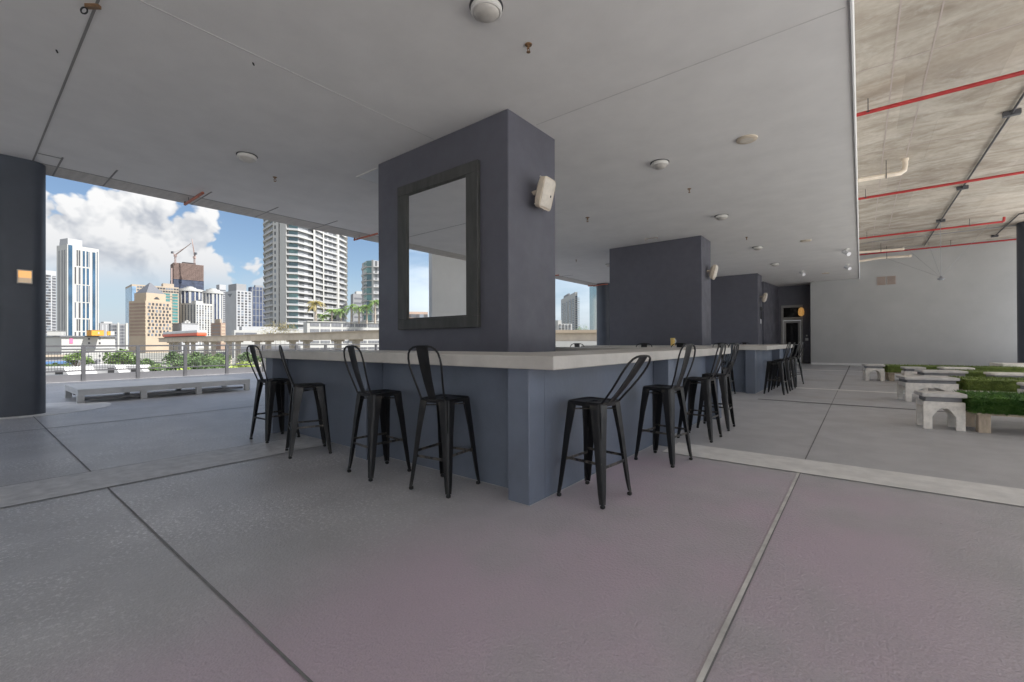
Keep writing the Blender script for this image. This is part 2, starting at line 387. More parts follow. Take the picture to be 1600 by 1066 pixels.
# thin sheets lying on the floor
def sheet(name, x0, x1, y0, y1, m, z=.004):
    return struct(name, MB().add([(x0, y0, z), (x1, y0, z), (x1, y1, z), (x0, y1, z)], [(0, 1, 2, 3)]), m)
sheet('floor_strip', -1.74, 10, 4.86, 5.43, 'strip'); sheet('floor_strip', -5.76, -5.02, -8, 2.84, 'strip_worn')
sheet('floor_strip', -1.7, 10, 13.62, 13.86, 'strip'); sheet('floor_strip', -11, 10, 22.6, 22.95, 'strip')
sheet('floor_strip', -2.1, 10, 27.9, 28.2, 'strip')
sheet('floor_joint', -1.72, 10, 10.50, 10.58, 'joint_black', .005)
sheet('floor_joint', -.470, -.450, -3, 4.86, 'joint_pale', .005); sheet('floor_joint', -.450, -.443, -3, 4.86, 'joint', .0045); sheet('floor_joint', -.464, -.452, 5.43, 13.6, 'joint', .005)
sheet('floor_joint', -.47, -.43, 13.9, 27.8, 'joint', .005)
sheet('floor_joint', -5.02, -.48, .781, .793, 'joint', .005); sheet('floor_joint', -11.6, -5.76, .781, .793, 'joint', .005)
sheet('floor_joint', -5.770, -5.760, -8, 2.84, 'joint', .0065); sheet('floor_joint', -5.020, -5.010, -8, 2.84, 'joint', .0065)
sheet('floor_joint', -9.25, -9.22, -8, 12, 'joint', .005)
sheet('floor_joint', -1.74, 10, 4.84, 4.858, 'joint', .005)
sheet('bounce_sheet', -11, 45.9, -49.9, YB-.1, 'bounce_pale'); sheet('bounce_sheet', XR-2.8, 45.9, YB-.09, 59.9, 'bounce_pale')  # unseen pale sheets added to bounce sunlight under the roof
struct('column_pad', MB().prism([(-12.1+1.15*math.cos(a*PI/24), .75+1.2*math.sin(a*PI/24)) for a in range(48)], .001, .006), 'strip')
# joints in the painted soffit
def cseam(x0, x1, y0, y1, m='seam', z=.004): struct('ceiling_joint', MB().box(x0, x1, y0, y1, ZC-z, ZC-.0005), m)
cseam(-11.2, 0-.08, .79, .812, 'seam_dark'); cseam(-5.215, -5.205, .83, 4.62); cseam(-3.7, -.1, 5.24, 5.252)
struct('ceiling_edge_band', MB().box(XE+.004, -11.26, YB+.01, 31, ZC-.006, ZC-.0005), 'ceiling_edge')
cseam(-11.26, -11.24, .82, 31, 'seam_dark', .007)
for y in (1.09, 1.79, 3.28, 4.62, 6.1, 7.6, 10.5, 14, 18, 21.5): cseam(-11.93, -10.62, y, y+.025, 'seam_dark', .0075)
cseam(-10.7, -10.68, .815, 1.088, 'seam_dark', .008)
for x, n in ((.42, 0), (.86, 1), (5.2, 2)): struct('ceiling_joint', MB().box(x, x+.02, YB+.1, YW-.1, ZR-.003, ZR-.0005), 'vent')
for y in (9.2, 13.4, 17.9, 22): struct('ceiling_joint', MB().box(XS+.03, XR-.1, y, y+.02, ZR-.004, ZR-.0005), 'vent')

# ------------------------------------------------------------------ walls
def wall(name, label, mb, m, **kw): return tag(mb.build(name, m, **kw), label, 'wall')
w = thing('end_wall', 'tall plain light grey wall closing the far end of the terrace', 'wall', (0, YW, 0))
MB().box(-2.11, XS-.002, 0, .3, 0, ZC-.002).box(XS+.025, XR+2, 0, .3, 0, ZR-.002).box(XS-.002, XS+.025, 0, .3, 0, ZC-.03).build('wall', 'greywall', w)
MB().box(-2.10, XR+2, -.02, -.001, 0.001, .10).build('baseboard', 'whitewall', w)
wall('side_wall', 'narrow grey return wall beside the dark door recess', MB().box(-2.11, -1.95, YW+.302, 29.62, 0, ZC-.002), 'navy')
wall('door_wall', 'dark navy wall around the glazed door at the end of the terrace', MB().box(-3.72, -3.60, 29.5, 29.7, 0, ZC-.002).box(-2.56, -2.112, 29.5, 29.7, 0, ZC-.002).box(-3.60, -2.56, 29.5, 29.7, 3.29, ZC-.002), 'navy')
wall('angled_wall', 'navy angled wall left of the glazed door behind the third pillar', MB().prism([(-4.02, 26.46), (-3.725, 29.49), (-3.725, 29.7), (-9, 29.7), (-9, 26.46)], 0, ZC-.002), 'navy')
# wall and opening behind the viewer, seen in the mirror
wall('white_wall', 'broad pale wall by the terrace edge reflected in the framed mirror', MB().box(-12.12, -11.96, -20.5, -1.29, 0, ZC+4), 'whitewall')

# pillars
def pillar(x0, x1, y0, y1, label):
    return tag(MB().box(x0, x1, y0, y1, 0, ZC-.001).build('pillar', 'navy', bevel=.012, seg=1), label, 'pillar', 'square navy pillars along the bar line')
pillar(-6.70, -3.73, 4.63, 5.80, 'nearest wide navy pillar rising inside the bar with the framed mirror')
pillar(-6.70, -3.71, 13.78, 14.78, 'second navy pillar further back with a pale speaker on its edge and no mirror')
pillar(-6.70, -3.74, 23.05, 24.10, 'farthest navy pillar with speaker and switches on its narrow side')
def column(x, y, r, z1, label):
    t = thing('round_column', label, 'column', (x, y, 0))
    MB().lathe([(r, 0.002), (r, z1)], 64).build('shaft', 'column', t, smooth=True)
    return t
def rounded(cx, cy, hx, hy, r, n=8):
    p = []
    for q, (sx, sy) in enumerate(((1, 1), (-1, 1), (-1, -1), (1, -1))):
        for k in range(n+1): a = q*PI/2+k/n*PI/2; p.append((cx+sx*(hx-r)+r*math.cos(a), cy+sy*(hy-r)+r*math.sin(a)))
    return p
t = thing('column', 'dark rounded column at the left edge with a small lit wall lamp', 'column', (-11.85, .64, 0))
MB().prism(rounded(0, 0, .65, .33, .2), .006, ZC-.001).build('shaft', 'column', t, smooth=True)
column(-10.98, 21.95, .42, ZC-.001, 'slim grey round column at the terrace edge seen behind the second pillar')
column(5.25, 24.9, .62, ZR-.001, 'dark blue round column at the right edge in front of the end wall')

# ================================================================== BARS
def bar_counter(dy, label, mirror_side=False):
    t = thing('bar_counter', label, 'bar counter', (0, dy, 0), 0, 'concrete topped bars')
    ov, top, bot = .06, 1.125, 1.025
    c = MB(); x0, x1, y0, y1 = -6.52, -1.68, 2.58, 7.90
    c.prism([(x0, y0), (x1, y0), (x1, y1), (x0, y1), (x0, y1-.88), (x1-.88, y1-.88), (x1-.88, y0+.92), (x0, y0+.92)], bot, top)
    co = c.build('countertop', 'counter', t, bevel=.008, seg=2)
    zt = bot-.001
    MB().box(-6.24, -1.94, 2.852, 3.05, 0, zt).build('front_wall', 'navy_skylit', t)
    MB().box(-2.14, -1.942, 3.051, 7.40, 0, zt).build('side_wall', 'navy_skylit', t)
    MB().box(-6.24, -1.94, 7.401, 7.60, 0, zt).build('rear_wall', 'navy_skylit', t)
    for a in ((-2.145, -1.938, 2.642, 2.851), (-4.25, -4.045, 2.642, 2.851), (-6.45, -6.242, 2.642, 3.05),
              (-1.941, -1.757, 5.14, 5.34), (-1.939, -1.757, 7.40, 7.60)):
        MB().box(*a, 0, zt).build('pier', 'navy_skylit', t, bevel=.006, seg=1)
    k = MB()
    for x0_, x1_, y_ in ((-4.045, -2.146, 2.851), (-6.241, -4.251, 2.851), (-2.145, -1.938, 2.641), (-4.25, -4.045, 2.641)): k.box(x0_, x1_, y_-.007, y_-.001, .004, .007)
    for y0_, y1_, x_ in ((2.642, 5.139, -1.938), (5.341, 7.399, -1.938), (5.14, 5.34, -1.756)): k.box(x_, x_+.007, y0_, y1_, .004, .007)
    k.build('base_caulk', 'strip_worn', t)
    return t
bar_counter(0, 'nearest bar, grey concrete top on navy walls around the mirrored pillar')
bar_counter(8.92, 'second bar further back, concrete top on navy walls at the second pillar')

# ================================================================== STOOLS
def make_stool(label):
    t = thing('bar_stool', label, 'bar stool', (0, 0, 0), 0, 'black metal bar stools around the bars')
    Zs, a, A = .762, .150, .2075     # seat height, half seat, half foot spread
    # seat: rounded square dished plate with a rolled rim and a hand slot
    def rsq(h, r, n=6):
        p = []
        for q, (sx, sy) in enumerate(((1, 1), (-1, 1), (-1, -1), (1, -1))):
            for k in range(n+1):
                ang = q*PI/2 + k/n*PI/2
                p.append((sx*(h-r)+r*math.cos(ang), sy*(h-r)+r*math.sin(ang)))
        return p
    rings = [(a+.004, .045, -.034), (a+.010, .05, -.008), (a+.004, .047, .0), (a-.012, .04, -.001), (a-.022, .036, -.006), (a-.07, .03, -.008), (.028, .012, -.008)]
    vs = []; fs = []
    for h, r, z in rings: vs += [(x, y, Zs+z) for x, y in rsq(h, r)]
    n = 28
    for i in range(len(rings)-1):
        for k in range(n): fs.append((i*n+k, i*n+(k+1) % n, (i+1)*n+(k+1) % n, (i+1)*n+k))
    # under side closes the plate, leaving the hand slot open as a dark sunk cup
    o = len(vs); vs += [(x, y, Zs-.02) for x, y in rsq(.028, .012)]
    for k in range(n): fs.append(((len(rings)-1)*n+k, (len(rings)-1)*n+(k+1) % n, o+(k+1) % n, o+k))
    fs.append(tuple(o+k for k in range(n))); fs.append(tuple(range(n-1, -1, -1)))
    MB().add(vs, fs).build('seat', 'black', t, smooth=True)
    # legs: folded sheet angle, wide at the seat, narrow and slightly splayed at the foot
    for sx, sy in ((1, 1), (1, -1), (-1, -1), (-1, 1)):
        st = [(Zs-.012, a+.006, .095, .03), (Zs-.10, a+.014, .088, .03), (.50, a+.027, .070, .024), (.27, a+.044, .055, .018), (.10, a+.057, .043, .012), (.028, A+.006, .034, .008)]
        vs = []; fs = []
        for z, h, w, r in st:
            th = .004
            prof = [(-w, 0), (-r, 0)]+[(-r+r*math.sin(k*PI/10), -r+r*math.cos(k*PI/10)) for k in range(1, 5)]+[(0, -r), (0, -w)]
            inn = [(p[0]-th if i > 3 else p[0], p[1]-th if i <= 3 else p[1]) for i, p in enumerate(prof)]
            inn = [(min(p[0], -th) if i > 1 else p[0], min(p[1], -th) if i < 6 else p[1]) for i, p in enumerate(prof)]
            ring = prof+inn[::-1]
            vs += [(sx*(h+p[0]), sy*(h+p[1]), z) for p in ring]
        m = len(ring)
        for i in range(len(st)-1):
            for k in range(m): fs.append((i*m+k, i*m+(k+1) % m, (i+1)*m+(k+1) % m, (i+1)*m+k))
        fs += [tuple(range(m)), tuple((len(st)-1)*m+k for k in range(m))]
        leg = MB().add(vs, fs).build('leg', 'black', t, smooth=True)
        MB().prism([(sx*(A+.008), sy*(A+.008)), (sx*(A-.024), sy*(A+.008)), (sx*(A-.024), sy*(A-.024)), (sx*(A+.008), sy*(A-.024))], 0, .026).build('foot_cap', 'tyre', leg, bevel=.006, seg=1)
    # foot rails and under-seat cross brace
    k = a+.034
    for p, q, z in (((-k, -k), (k, -k), .285), ((k, -k), (k, k), .315), ((k, k), (-k, k), .285), ((-k, k), (-k, -k), .315)):
        MB().bar((p[0], p[1], z), (q[0], q[1], z), .006, .020).build('foot_rail', 'black', t)
    b = MB(); j = a-.012
    b.tube([(-j, -j, Zs-.062), (j, j, Zs-.062)], .006, 6).tube([(-j, j, Zs-.068), (j, -j, Zs-.068)], .006, 6)
    b.build('cross_brace', 'black', t)
    # back: bowed hoop and tapered splat, leaning out over the -Y side
    def back(u, z): return (u, -a-.004-.125*(z-.0)/.43-.03*math.sin(min(1, z/.43)*PI)*.4, Zs+z)
    half = [(.128, -.01), (.132, .05), (.146, .13), (.161, .21), (.171, .28), (.170, .33), (.158, .375), (.132, .408), (.095, .425), (.05, .432)]
    pts = [back(u, z) for u, z in half]+[back(0, .433)]+[back(-u, z) for u, z in half[::-1]]
    MB().tube(pts, .0085, 8).build('back_hoop', 'black', t, smooth=True)
    vs = []; fs = []
    for z, w in ((-.012, .040), (.06, .043), (.15, .048), (.25, .054), (.35, .060), (.40, .062), (.430, .062)):
        for i in range(7):
            s_ = i/6*2-1; x, y, zz = back(w*s_, z); vs.append((x, y+.006*(1-s_*s_)-.002, zz))
        for i in range(6, -1, -1):
            s_ = i/6*2-1; x, y, zz = back(w*s_, z); vs.append((x, y+.006*(1-s_*s_)-.005, zz))
    for r in range(6):
        for i in range(14): fs.append((r*14+i, r*14+(i+1) % 14, (r+1)*14+(i+1) % 14, (r+1)*14+i))
    fs += [tuple(range(14)), tuple(6*14+i for i in range(14))]
    MB().add(vs, fs).build('back_splat', 'black', t, smooth=True)
    return t
R_ = math.radians
STOOLS = [  # x, y, yaw (0 = back towards -Y), label
    (-5.90, 2.53, R_(4), 'black stool at the left end of the near bar, nearest the railing'),
    (-4.86, 2.44, R_(-20), 'black stool turned away at an angle, second from the left along the near bar front'),
    (-3.58, 2.48, R_(-5), 'black stool below the left edge of the framed mirror at the near bar'),
    (-2.77, 2.57, R_(7), 'black stool below the right edge of the mirror, the last before the corner'),
    (-1.67, 3.15, R_(85), 'nearest black stool on the right side of the near bar, just past the corner'),
    (-1.61, 4.54, R_(82), 'black stool standing before the white floor strip on the right side of the near bar'),
    (-1.62, 5.88, R_(88), 'black stool just beyond the white floor strip on the right side of the near bar'),
    (-1.63, 6.73, R_(92), 'last black stool on the right side of the near bar, nearest its far end'),
    (-4.62, 8.22, R_(235), 'rear stool turned sideways, its hoop showing over the counter against the skyline'),
    (-3.40, 8.28, R_(182), 'rear stool whose back shows above the counter left of the yellow pitcher'),
    (-2.72, 8.26, R_(176), 'rear stool whose back stands right in front of the yellow pitcher'),
    (-2.03, 8.40, R_(120), 'rear stool at the far corner of the near bar, turned towards the walkway'),
    (-2.52, 11.12, R_(0), 'dark stool on the front of the second bar, hidden behind nearer stools'),
    (-1.57, 11.92, R_(86), 'front stool in the row on the right side of the second bar'),
    (-1.57, 12.90, R_(90), 'second stool from the front in the row beside the second bar'),
    (-1.56, 13.75, R_(92), 'third stool from the front in the row beside the second bar'),
    (-1.56, 14.93, R_(70), 'rearmost turned stool in the row beside the second bar, by the dark door'),
    (-3.22, 16.95, R_(180), 'stool at the rear of the second bar, only its top above the counter'),
]
st0 = None
for x, y, rz, lab in STOOLS:
    if st0 is None: st0 = make_stool(lab); st0.location = (x, y, 0); st0.rotation_euler = (0, 0, rz)
    else: r_ = dup(st0, (x, y, 0), rz, lab)
    if abs(y-3.15) < .01:      # this one's back is bent further out
        for c in r_.children:
            if c.name.startswith(('back_hoop', 'back_splat')):
                pv = Vector((0, -.15, .762)); c.matrix_local = Matrix.Translation(pv) @ Matrix.Rotation(R_(21), 4, 'X') @ Matrix.Translation(-pv)

# pitcher on the far counter
t = thing('pitcher', 'small yellow pitcher with white handle standing on the second bar', 'pitcher', (-3.92, 11.80, 1.126), R_(-20))
MB().lathe([(.052, 0), (.056, .02), (.060, .16), (.062, .20), (.054, .198), (.050, .03)], 20).build('body', 'yellow', t, smooth=True)
MB().tube([(.055, 0, .16), (.095, 0, .15), (.10, 0, .10), (.058, 0, .05)], .011, 6).build('handle', 'paperwhite', t, smooth=True)

# ================================================================== MIRROR, SPEAKERS, FITTINGS
YM = 4.63
t = thing('mirror', 'large mirror in a dark wooden frame on the nearest pillar above the bar', 'mirror', (0, YM, 0))
x0, x1, z0, z1 = -6.07, -4.24, 1.44, 3.82; xi0, xi1, zi0, zi1 = -5.83, -4.47, 1.605, 3.655; d0, d1 = -.065, -.001
fr = MB()
fr.box(x0, x1, d0, d1, z0, zi0).box(x0, x1, d0, d1, zi1, z1).box(x0, xi0, d0+.001, d1, zi0+.0005, zi1-.0005).box(xi1, x1, d0+.001, d1, zi0+.0005, zi1-.0005)
fr.build('frame', 'frame', t, bevel=.006, seg=1)
b = MB(); w_ = .02
b.box(xi0+.0005, xi1-.0005, -.045, -.035, zi0+.0005, zi0+w_).box(xi0+.0005, xi1-.0005, -.045, -.035, zi1-w_, zi1-.0005)
b.box(xi0+.0005, xi0+w_, -.044, -.035, zi0+w_, zi1-w_).box(xi1-w_, xi1-.0005, -.044, -.035, zi0+w_, zi1-w_).build('inner_bead', 'frame', t)
MB().box(xi0+.001, xi1-.001, -.034, -.03, zi0+.001, zi1-.001).build('glass', 'mirror', t)

def make_speaker(label):
    t = thing('wall_speaker', label, 'speaker', (0, 0, 0), 0, 'pale wall speakers on the pillars')
    # local +X away from the wall; cabinet tapered, tilted
    cab = MB(); secs = [(.10, .10, .13), (.16, .165, .215), (.24, .17, .22)]
    vs = []; fs = []
    for x, hy, hz in secs:
        for k in range(24):
            a_ = 2*PI*k/24; c, s_ = math.cos(a_), math.sin(a_); e = .32
            vs.append((x, hy*math.copysign(abs(c)**e, c), hz*math.copysign(abs(s_)**e, s_)*(1-.12*math.copysign(abs(c)**e, c)*0)))
    for i in range(2):
        for k in range(24): fs.append((i*24+k, i*24+(k+1) % 24, (i+1)*24+(k+1) % 24, (i+1)*24+k))
    fs += [tuple(range(24)), tuple(48+k for k in range(24))]
    o1 = cab.add(vs, fs).build('cabinet', 'beige', t, smooth=True)
    g = MB(); vs = []; fs = []; N = 13
    for i in range(N):
        for j in range(N):
            yy = (i/(N-1)*2-1); zz = (j/(N-1)*2-1); bul = (1-yy*yy*.9)*(1-zz**4*.5)
            vs.append((.241+.055*bul, .145*yy, .195*zz))
    for i in range(N-1):
        for j in range(N-1): fs.append((i*N+j, (i+1)*N+j, (i+1)*N+j+1, i*N+j+1))
    o2 = g.add(vs, fs).build('grille', 'beige_grille', t, smooth=True)
    o3 = MB().box(.297, .302, -.012, .012, -.05, -.02).build('badge', 'dark', t)
    o4 = MB().tube([(.0, 0, 0), (.11, 0, 0)], .035, 10).lathe([(.05, 0), (.05, .02)], 12, (0, 0, -.01)).build('bracket', 'beige', t, smooth=True)
    o5 = MB()
    for sy in (-1, 1):
        for sz in (-1, 1): o5.lathe([(.014, 0), (.01, .014)], 8, (.17, sy*.162, sz*.19))
    o5 = o5.build('screws', 'beige_grille', t, smooth=True)
    for o in (o1, o2, o3, o5): o.rotation_euler = (0, R_(14), R_(4))
    return t
sp = make_speaker('largest pale speaker, angled on the right face of the nearest pillar'); sp.location = (-3.73, 5.22, 3.40)
dup(sp, (-3.71, 14.35, 3.40), 0, 'pale speaker on the edge of the second pillar, above the far stools')
dup(sp, (-3.74, 23.62, 3.35), 0, 'smallest pale speaker, high on the farthest pillar')
t = thing('control_switch', 'black wall fitting below the speaker on the farthest pillar', 'switch', (-3.738, 23.7, 2.78)); MB().lathe([(.09, -.09), (.09, .09)], 14).build('cover', 'dark', t); MB().box(0, .06, -.03, .03, -.5, -.08).build('wire_channel', 'rail', t)
t = thing('wall_plate', 'small white switch plate low on the farthest pillar', 'switch', (-3.738, 23.7, 2.19)); MB().box(0, .02, -.07, .07, -.11, .11).build('plate', 'switch', t); MB().box(.0201, .03, -.02, .02, -.04, .04).build('rocker', 'paperwhite', t)

# ceiling lights
def make_lamp(label):
    t = thing('ceiling_light', label, 'ceiling light', (0, 0, ZC), 0, 'round dome lights on the painted ceiling')
    MB().lathe([(.135, -.001), (.148, -.02), (.148, -.055), (.135, -.065), (.122, -.062)], 32).build('ring', 'lampring', t, smooth=True)
    MB().lathe([(.122, -.060), (.112, -.078), (.085, -.098), (.045, -.109), (.004, -.112)], 32).build('lens', 'lens', t, smooth=True)
    MB().lathe([(.160, -.0006), (.160, -.008)], 32).build('base_plate', 'rail', t)
    return t
L0 = None
for x, y, lab in ((-2.757, 3.10, 'round dome light cut by the top edge of the view'), (-8.11, 3.03, 'round dome light on the left, nearest the skyline opening'),
                  (-2.775, 7.72, 'round dome light right of the nearest pillar, by the flat beige disc'), (-2.74, 11.96, 'third round dome light in the right row, before the second pillar'),
                  (-2.70, 16.68, 'fourth round dome light in the right row, past the second pillar'), (-2.73, 20.7, 'farthest round dome light in the right row'),
                  (-8.02, 16.5, 'round dome light half hidden left of the second pillar')):
    if L0 is None: L0 = make_lamp(lab); L0.location = (x, y, ZC-.001)
    else: dup(L0, (x, y, ZC-.001), 0, lab)
D0 = None
for x, y, lab in ((-1.386, 7.68, 'largest flat beige disc on the painted ceiling near the raw slab edge'), (-1.35, 16.6, 'middle flat beige disc on the painted ceiling, smaller with distance'),
                  (-1.28, 25.1, 'farthest flat beige disc on the painted ceiling near the end wall')):
    if D0 is None:
        D0 = thing('ceiling_speaker', lab, 'ceiling disc', (x, y, ZC-.001), 0, 'flat beige discs on the ceiling')
        MB().lathe([(.15, 0), (.15, -.018), (.138, -.026)], 32).build('rim', 'beige', D0, smooth=True); MB().lathe([(.137, -.024), (.004, -.030)], 32).build('grille', 'beige_grille', D0, smooth=True)
    else: dup(D0, (x, y, ZC-.001), 0, lab)
P0 = None
for x, y, lab in ((-.373, 19.0, 'nearer white spotlight beside the ceiling edge'), (-.41, 22.8, 'farther white spotlight beside the ceiling edge'), (-2.04, 23.5, 'white spotlight left of the others near the door recess')):
    if P0 is None:
        P0 = thing('spotlight', lab, 'spotlight', (x, y, ZC-.001), 0, 'small white ceiling spotlights')
        MB().lathe([(.07, 0), (.07, -.03)], 14).build('base', 'lampring', P0); MB().tube([(0, 0, -.02), (0, 0, -.1)], .015, 6).build('stem', 'lampring', P0)
        MB().tube([(-.08, .08, -.08), (.06, -.09, -.2)], .07, 12).build('head', 'switch', P0, smooth=True)
    else: dup(P0, (x, y, ZC-.001), 0, lab)
H0 = None
for x, y, s_, lab in ((-2.763, 3.78, 1.0, 'rusty sprinkler head near the top of the view beside the dome light'), (-8.756, 3.76, 1, 'dark sprinkler head on the left ceiling'),
                   (-2.777, 9.43, 1, 'sprinkler head between the second and third dome lights'), (-2.71, 14.9, 1, 'sprinkler head just past the top of the second pillar'),
                   (-5.44, 9.96, 1.35, 'brass sprinkler head midway between the first and second pillars'), (-8.58, 14.8, 1, 'far left sprinkler head before the second pillar')):
    if H0 is None:
        H0 = thing('fire_sprinkler', lab, 'sprinkler', (x, y, ZC-.001), 0, 'ceiling sprinkler heads')
        MB().lathe([(.04, 0), (.036, -.008)], 14).build('escutcheon', 'brass', H0); MB().tube([(0, 0, 0), (0, 0, -.045)], .012, 8).build('stem', 'brass', H0)
        MB().tube([(0, -.02, -.04), (0, -.024, -.06), (0, 0, -.08)], .004, 5).tube([(0, .02, -.04), (0, .024, -.06), (0, 0, -.08)], .004, 5).lathe([(.022, -.078), (.022, -.083)], 10).build('deflector', 'brass', H0)
    else:
        o = dup(H0, (x, y, ZC-.001), 0, lab); o.scale = (s_, s_, s_)
for x, y, lab in ((-5.375, 2.07, 'tiny dark anchor left in the ceiling at mid span'), (-6.79, .655, 'tiny dark anchor left in the ceiling near the left joint')):
    t = thing('ceiling_anchor', lab, 'anchor', (x, y, ZC-.001)); MB().tube([(0, 0, 0), (.01, .01, -.03)], .008, 6).build('bolt', 'dark', t)
t = thing('ceiling_hook', 'rusty ring hook hanging at the top left corner of the ceiling', 'hook', (-5.68, .73, ZC-.001), R_(40)); MB().tube([(.03*math.cos(a*PI/8), 0, -.055+.03*math.sin(a*PI/8)) for a in range(16)], .007, 6, closed=True).build('ring', 'dark', t, smooth=True)
MB().box(.02, .14, -.02, .02, -.03, 0).build('bracket', 'brass', t)
t = thing('ceiling_bracket', 'thin flat metal bracket on the ceiling before the second pillar', 'bracket', (-5.0, 13.15, ZC-.001)); MB().box(-.2, .2, -.02, .02, -.02, 0).box(-.2, -.17, -.02, .02, -.06, -.02).box(.17, .2, -.02, .02, -.06, -.02).build('bar', 'vent', t)
t = thing('access_panel', 'white square ceiling access panel against the nearest pillar', 'panel', (-7.15, 4.98, ZC-.0005)); MB().box(-.36, .36, -.25, .25, -.012, 0).build('door', 'whitewall', t); MB().box(-.38, -.361, -.27, .27, -.016, 0).box(-.36, .38, -.27, -.251, -.016, 0).build('rim', 'lampring', t)

# red sprinkler stubs at the terrace edge
Q0 = None
for x, y, lab in ((-10.6, 3.10, 'short red pipe stub under the ceiling edge in front of the cumulus cloud'), (-10.75, 7.33, 'short red pipe stub under the ceiling edge beside the nearest pillar'),
                  (-10.9, 17.06, 'short red pipe stub seen just right of the nearest pillar'), (-10.6, 21.4, 'short red pipe stub above the slim round column')):
    if Q0 is None:
        Q0 = thing('pipe_stub', lab, 'pipe', (x, y, ZC-.1), 0, 'red pipe stubs under the ceiling edge')
        MB().tube([(.1, 0, 0), (-1.05, .01, 0), (-1.08, .01, .0)], .028, 8).build('pipe', 'redpipe_dull', Q0, smooth=True)
        MB().tube([(-1.06, .01, -.02), (-1.06, .01, .06)], .022, 8).build('elbow', 'brass', Q0); MB().tube([(-.8, 0, 0), (-.8, 0, .1)], .006, 5).build('hanger', 'rail', Q0)
    else: dup(Q0, (x, y, ZC-.1), 0, lab)

# services under the raw slab
def red_pipe(y, x1, label, r=.035, end=False, hang=(.35,)):
    t = thing('sprinkler_pipe', label, 'pipe', (0, y, 5.4), 0, 'red sprinkler pipes under the raw concrete ceiling')
    pts = [(XS+.024, 0, 0), (x1, 0, 0)]
    MB().tube(pts, r, 10).build('pipe', 'redpipe', t, smooth=True)
    if end: MB().tube([(x1-.02, 0, 0), (x1+.02, 0, .02), (x1+.03, 0, .16)], r*1.1, 8).build('elbow', 'redpipe', t, smooth=True)
    for h in hang: MB().tube([(h, 0, r), (h, 0, ZR-5.4)], .008, 5).lathe([(r*1.25, -.012), (r*1.25, .012)], 10, (h, 0, 0)).build('hanger', 'conduit', t)
red_pipe(10.32, XR, 'nearest and thickest looking red pipe across the raw ceiling', .035, hang=(.12, 4.2))
red_pipe(16.44, XR, 'second red pipe across the raw ceiling beyond the pale elbow', .035, hang=(.12, 5.5))
red_pipe(22.8, 3.92, 'third red pipe across the raw ceiling, ending in an upturned elbow', .035, True, (.2, 3.1))
red_pipe(27.1, XR, 'farthest red pipe running close to the end wall', .035, hang=(.2, 3.1, 7))
def pvc(label, pts, hx):
    t = thing('drain_pipe', label, 'pipe', (0, 0, 0), 0, 'cream drain pipes under the raw ceiling')
    MB().tube(pts, .055, 12).build('pipe', 'pvc', t, smooth=True)
    p = hx; MB().tube([(p[0], p[1]-.01, p[2]), (p[0], p[1]-.01, ZR)], .008, 5).tube([(p[0], p[1]+.06*math.cos(k*PI/6), p[2]+.066*math.sin(k*PI/6)) for k in range(12)], .01, 5, closed=True).build('hanger', 'conduit', t)
    e = pts[-1]; MB().lathe([(.07, -.05), (.07, .05)], 14, (e[0], e[1], e[2])).build('coupling', 'pvc', t, smooth=True)
pvc('cream drain pipe turning up into the raw ceiling between two red pipes', [(XS+.023, 14.1, 5.28), (.62, 14.15, 5.28), (.76, 14.2, 5.29), (.84, 14.25, 5.36), (.86, 14.3, 5.5), (.86, 14.3, ZR)], (.5, 14.14, 5.28))
pvc('upper cream drain pipe hung in front of the end wall', [(XS+.023, 25.9, 5.33), (1.45, 26.0, 5.30)], (.72, 25.95, 5.32))
pvc('lower cream drain pipe with two hangers in front of the end wall', [(XS+.023, 26.8, 5.05), (.7, 26.82, 5.12), (1.75, 26.85, 5.08)], (.95, 26.83, 5.11))
t = thing('ceiling_conduit', 'long black conduit with junction boxes running along the raw ceiling', 'conduit', (2.29, 0, 5.6))
MB().tube([(0, 2, 0), (0, 27.6, 0)], .022, 8).build('conduit', 'conduit', t, smooth=True)
for y in (6.5, 12.6, 17.85, 22.24): MB().box(-.12, .12, y-.05, y+.05, -.05, .04).build('junction_box', 'rail', t)
t = thing('ceiling_conduit', 'short black conduit by the right hand round column', 'conduit', (4.4, 0, 5.6)); MB().tube([(0, 27, 0), (-.1, 22.8, 0), (.9, 22.0, 0)], .022, 8).build('conduit', 'conduit', t); MB().box(-.1, .1, 26.9, 27.05, -.04, .03).build('junction_box', 'rail', t)
t = thing('ceiling_cable', 'thin grey cable crossing the raw ceiling behind the third red pipe', 'cable', (0, 25, 5.6)); MB().tube([(.03, .2, -.02), (.4, .05, 0), (4.63, -.05, .0)], .012, 6).build('cable', 'cable', t)
t = thing('ceiling_cable', 'thin grey cable running to the far end of the long black conduit', 'cable', (0, 27.4, 5.6)); MB().tube([(.03, 0, 0), (2.25, .05, 0)], .012, 6).build('cable', 'cable', t)
t = thing('hanging_fitting', 'small grey fitting hung from the raw ceiling on thin wires', 'fitting', (2.285, 22.24, 3.48))
MB().lathe([(.03, .1), (.05, .05), (.10, .02), (.10, 0), (.04, -.05)], 14).build('hub', 'cable', t, smooth=True)
for p in ((0, 0, 2.1), (-.6, 4.7, 1.92), (-1.3, 4.5, 1.55), (1.48, 1.6, 2.1), (-.2, 2.5, 2.1)): MB().tube([(0, 0, .06), p], .007 if p[0] == 0 else .004, 5).build('wire', 'cable', t)
t = thing('wall_vent', 'double louvred vent high on the far grey wall', 'vent', (.98, YW-.001, 4.2))
for x in (-.36, .02):
    v = MB().box(x, x+.34, -.03, 0, -.22, .2).build('frame', 'vent', t); s_ = MB()
    for k in range(7): s_.box(x+.03, x+.31, -.036, -.0305, -.19+k*.055, -.165+k*.055)
    s_.build('louvres', 'brown', v)

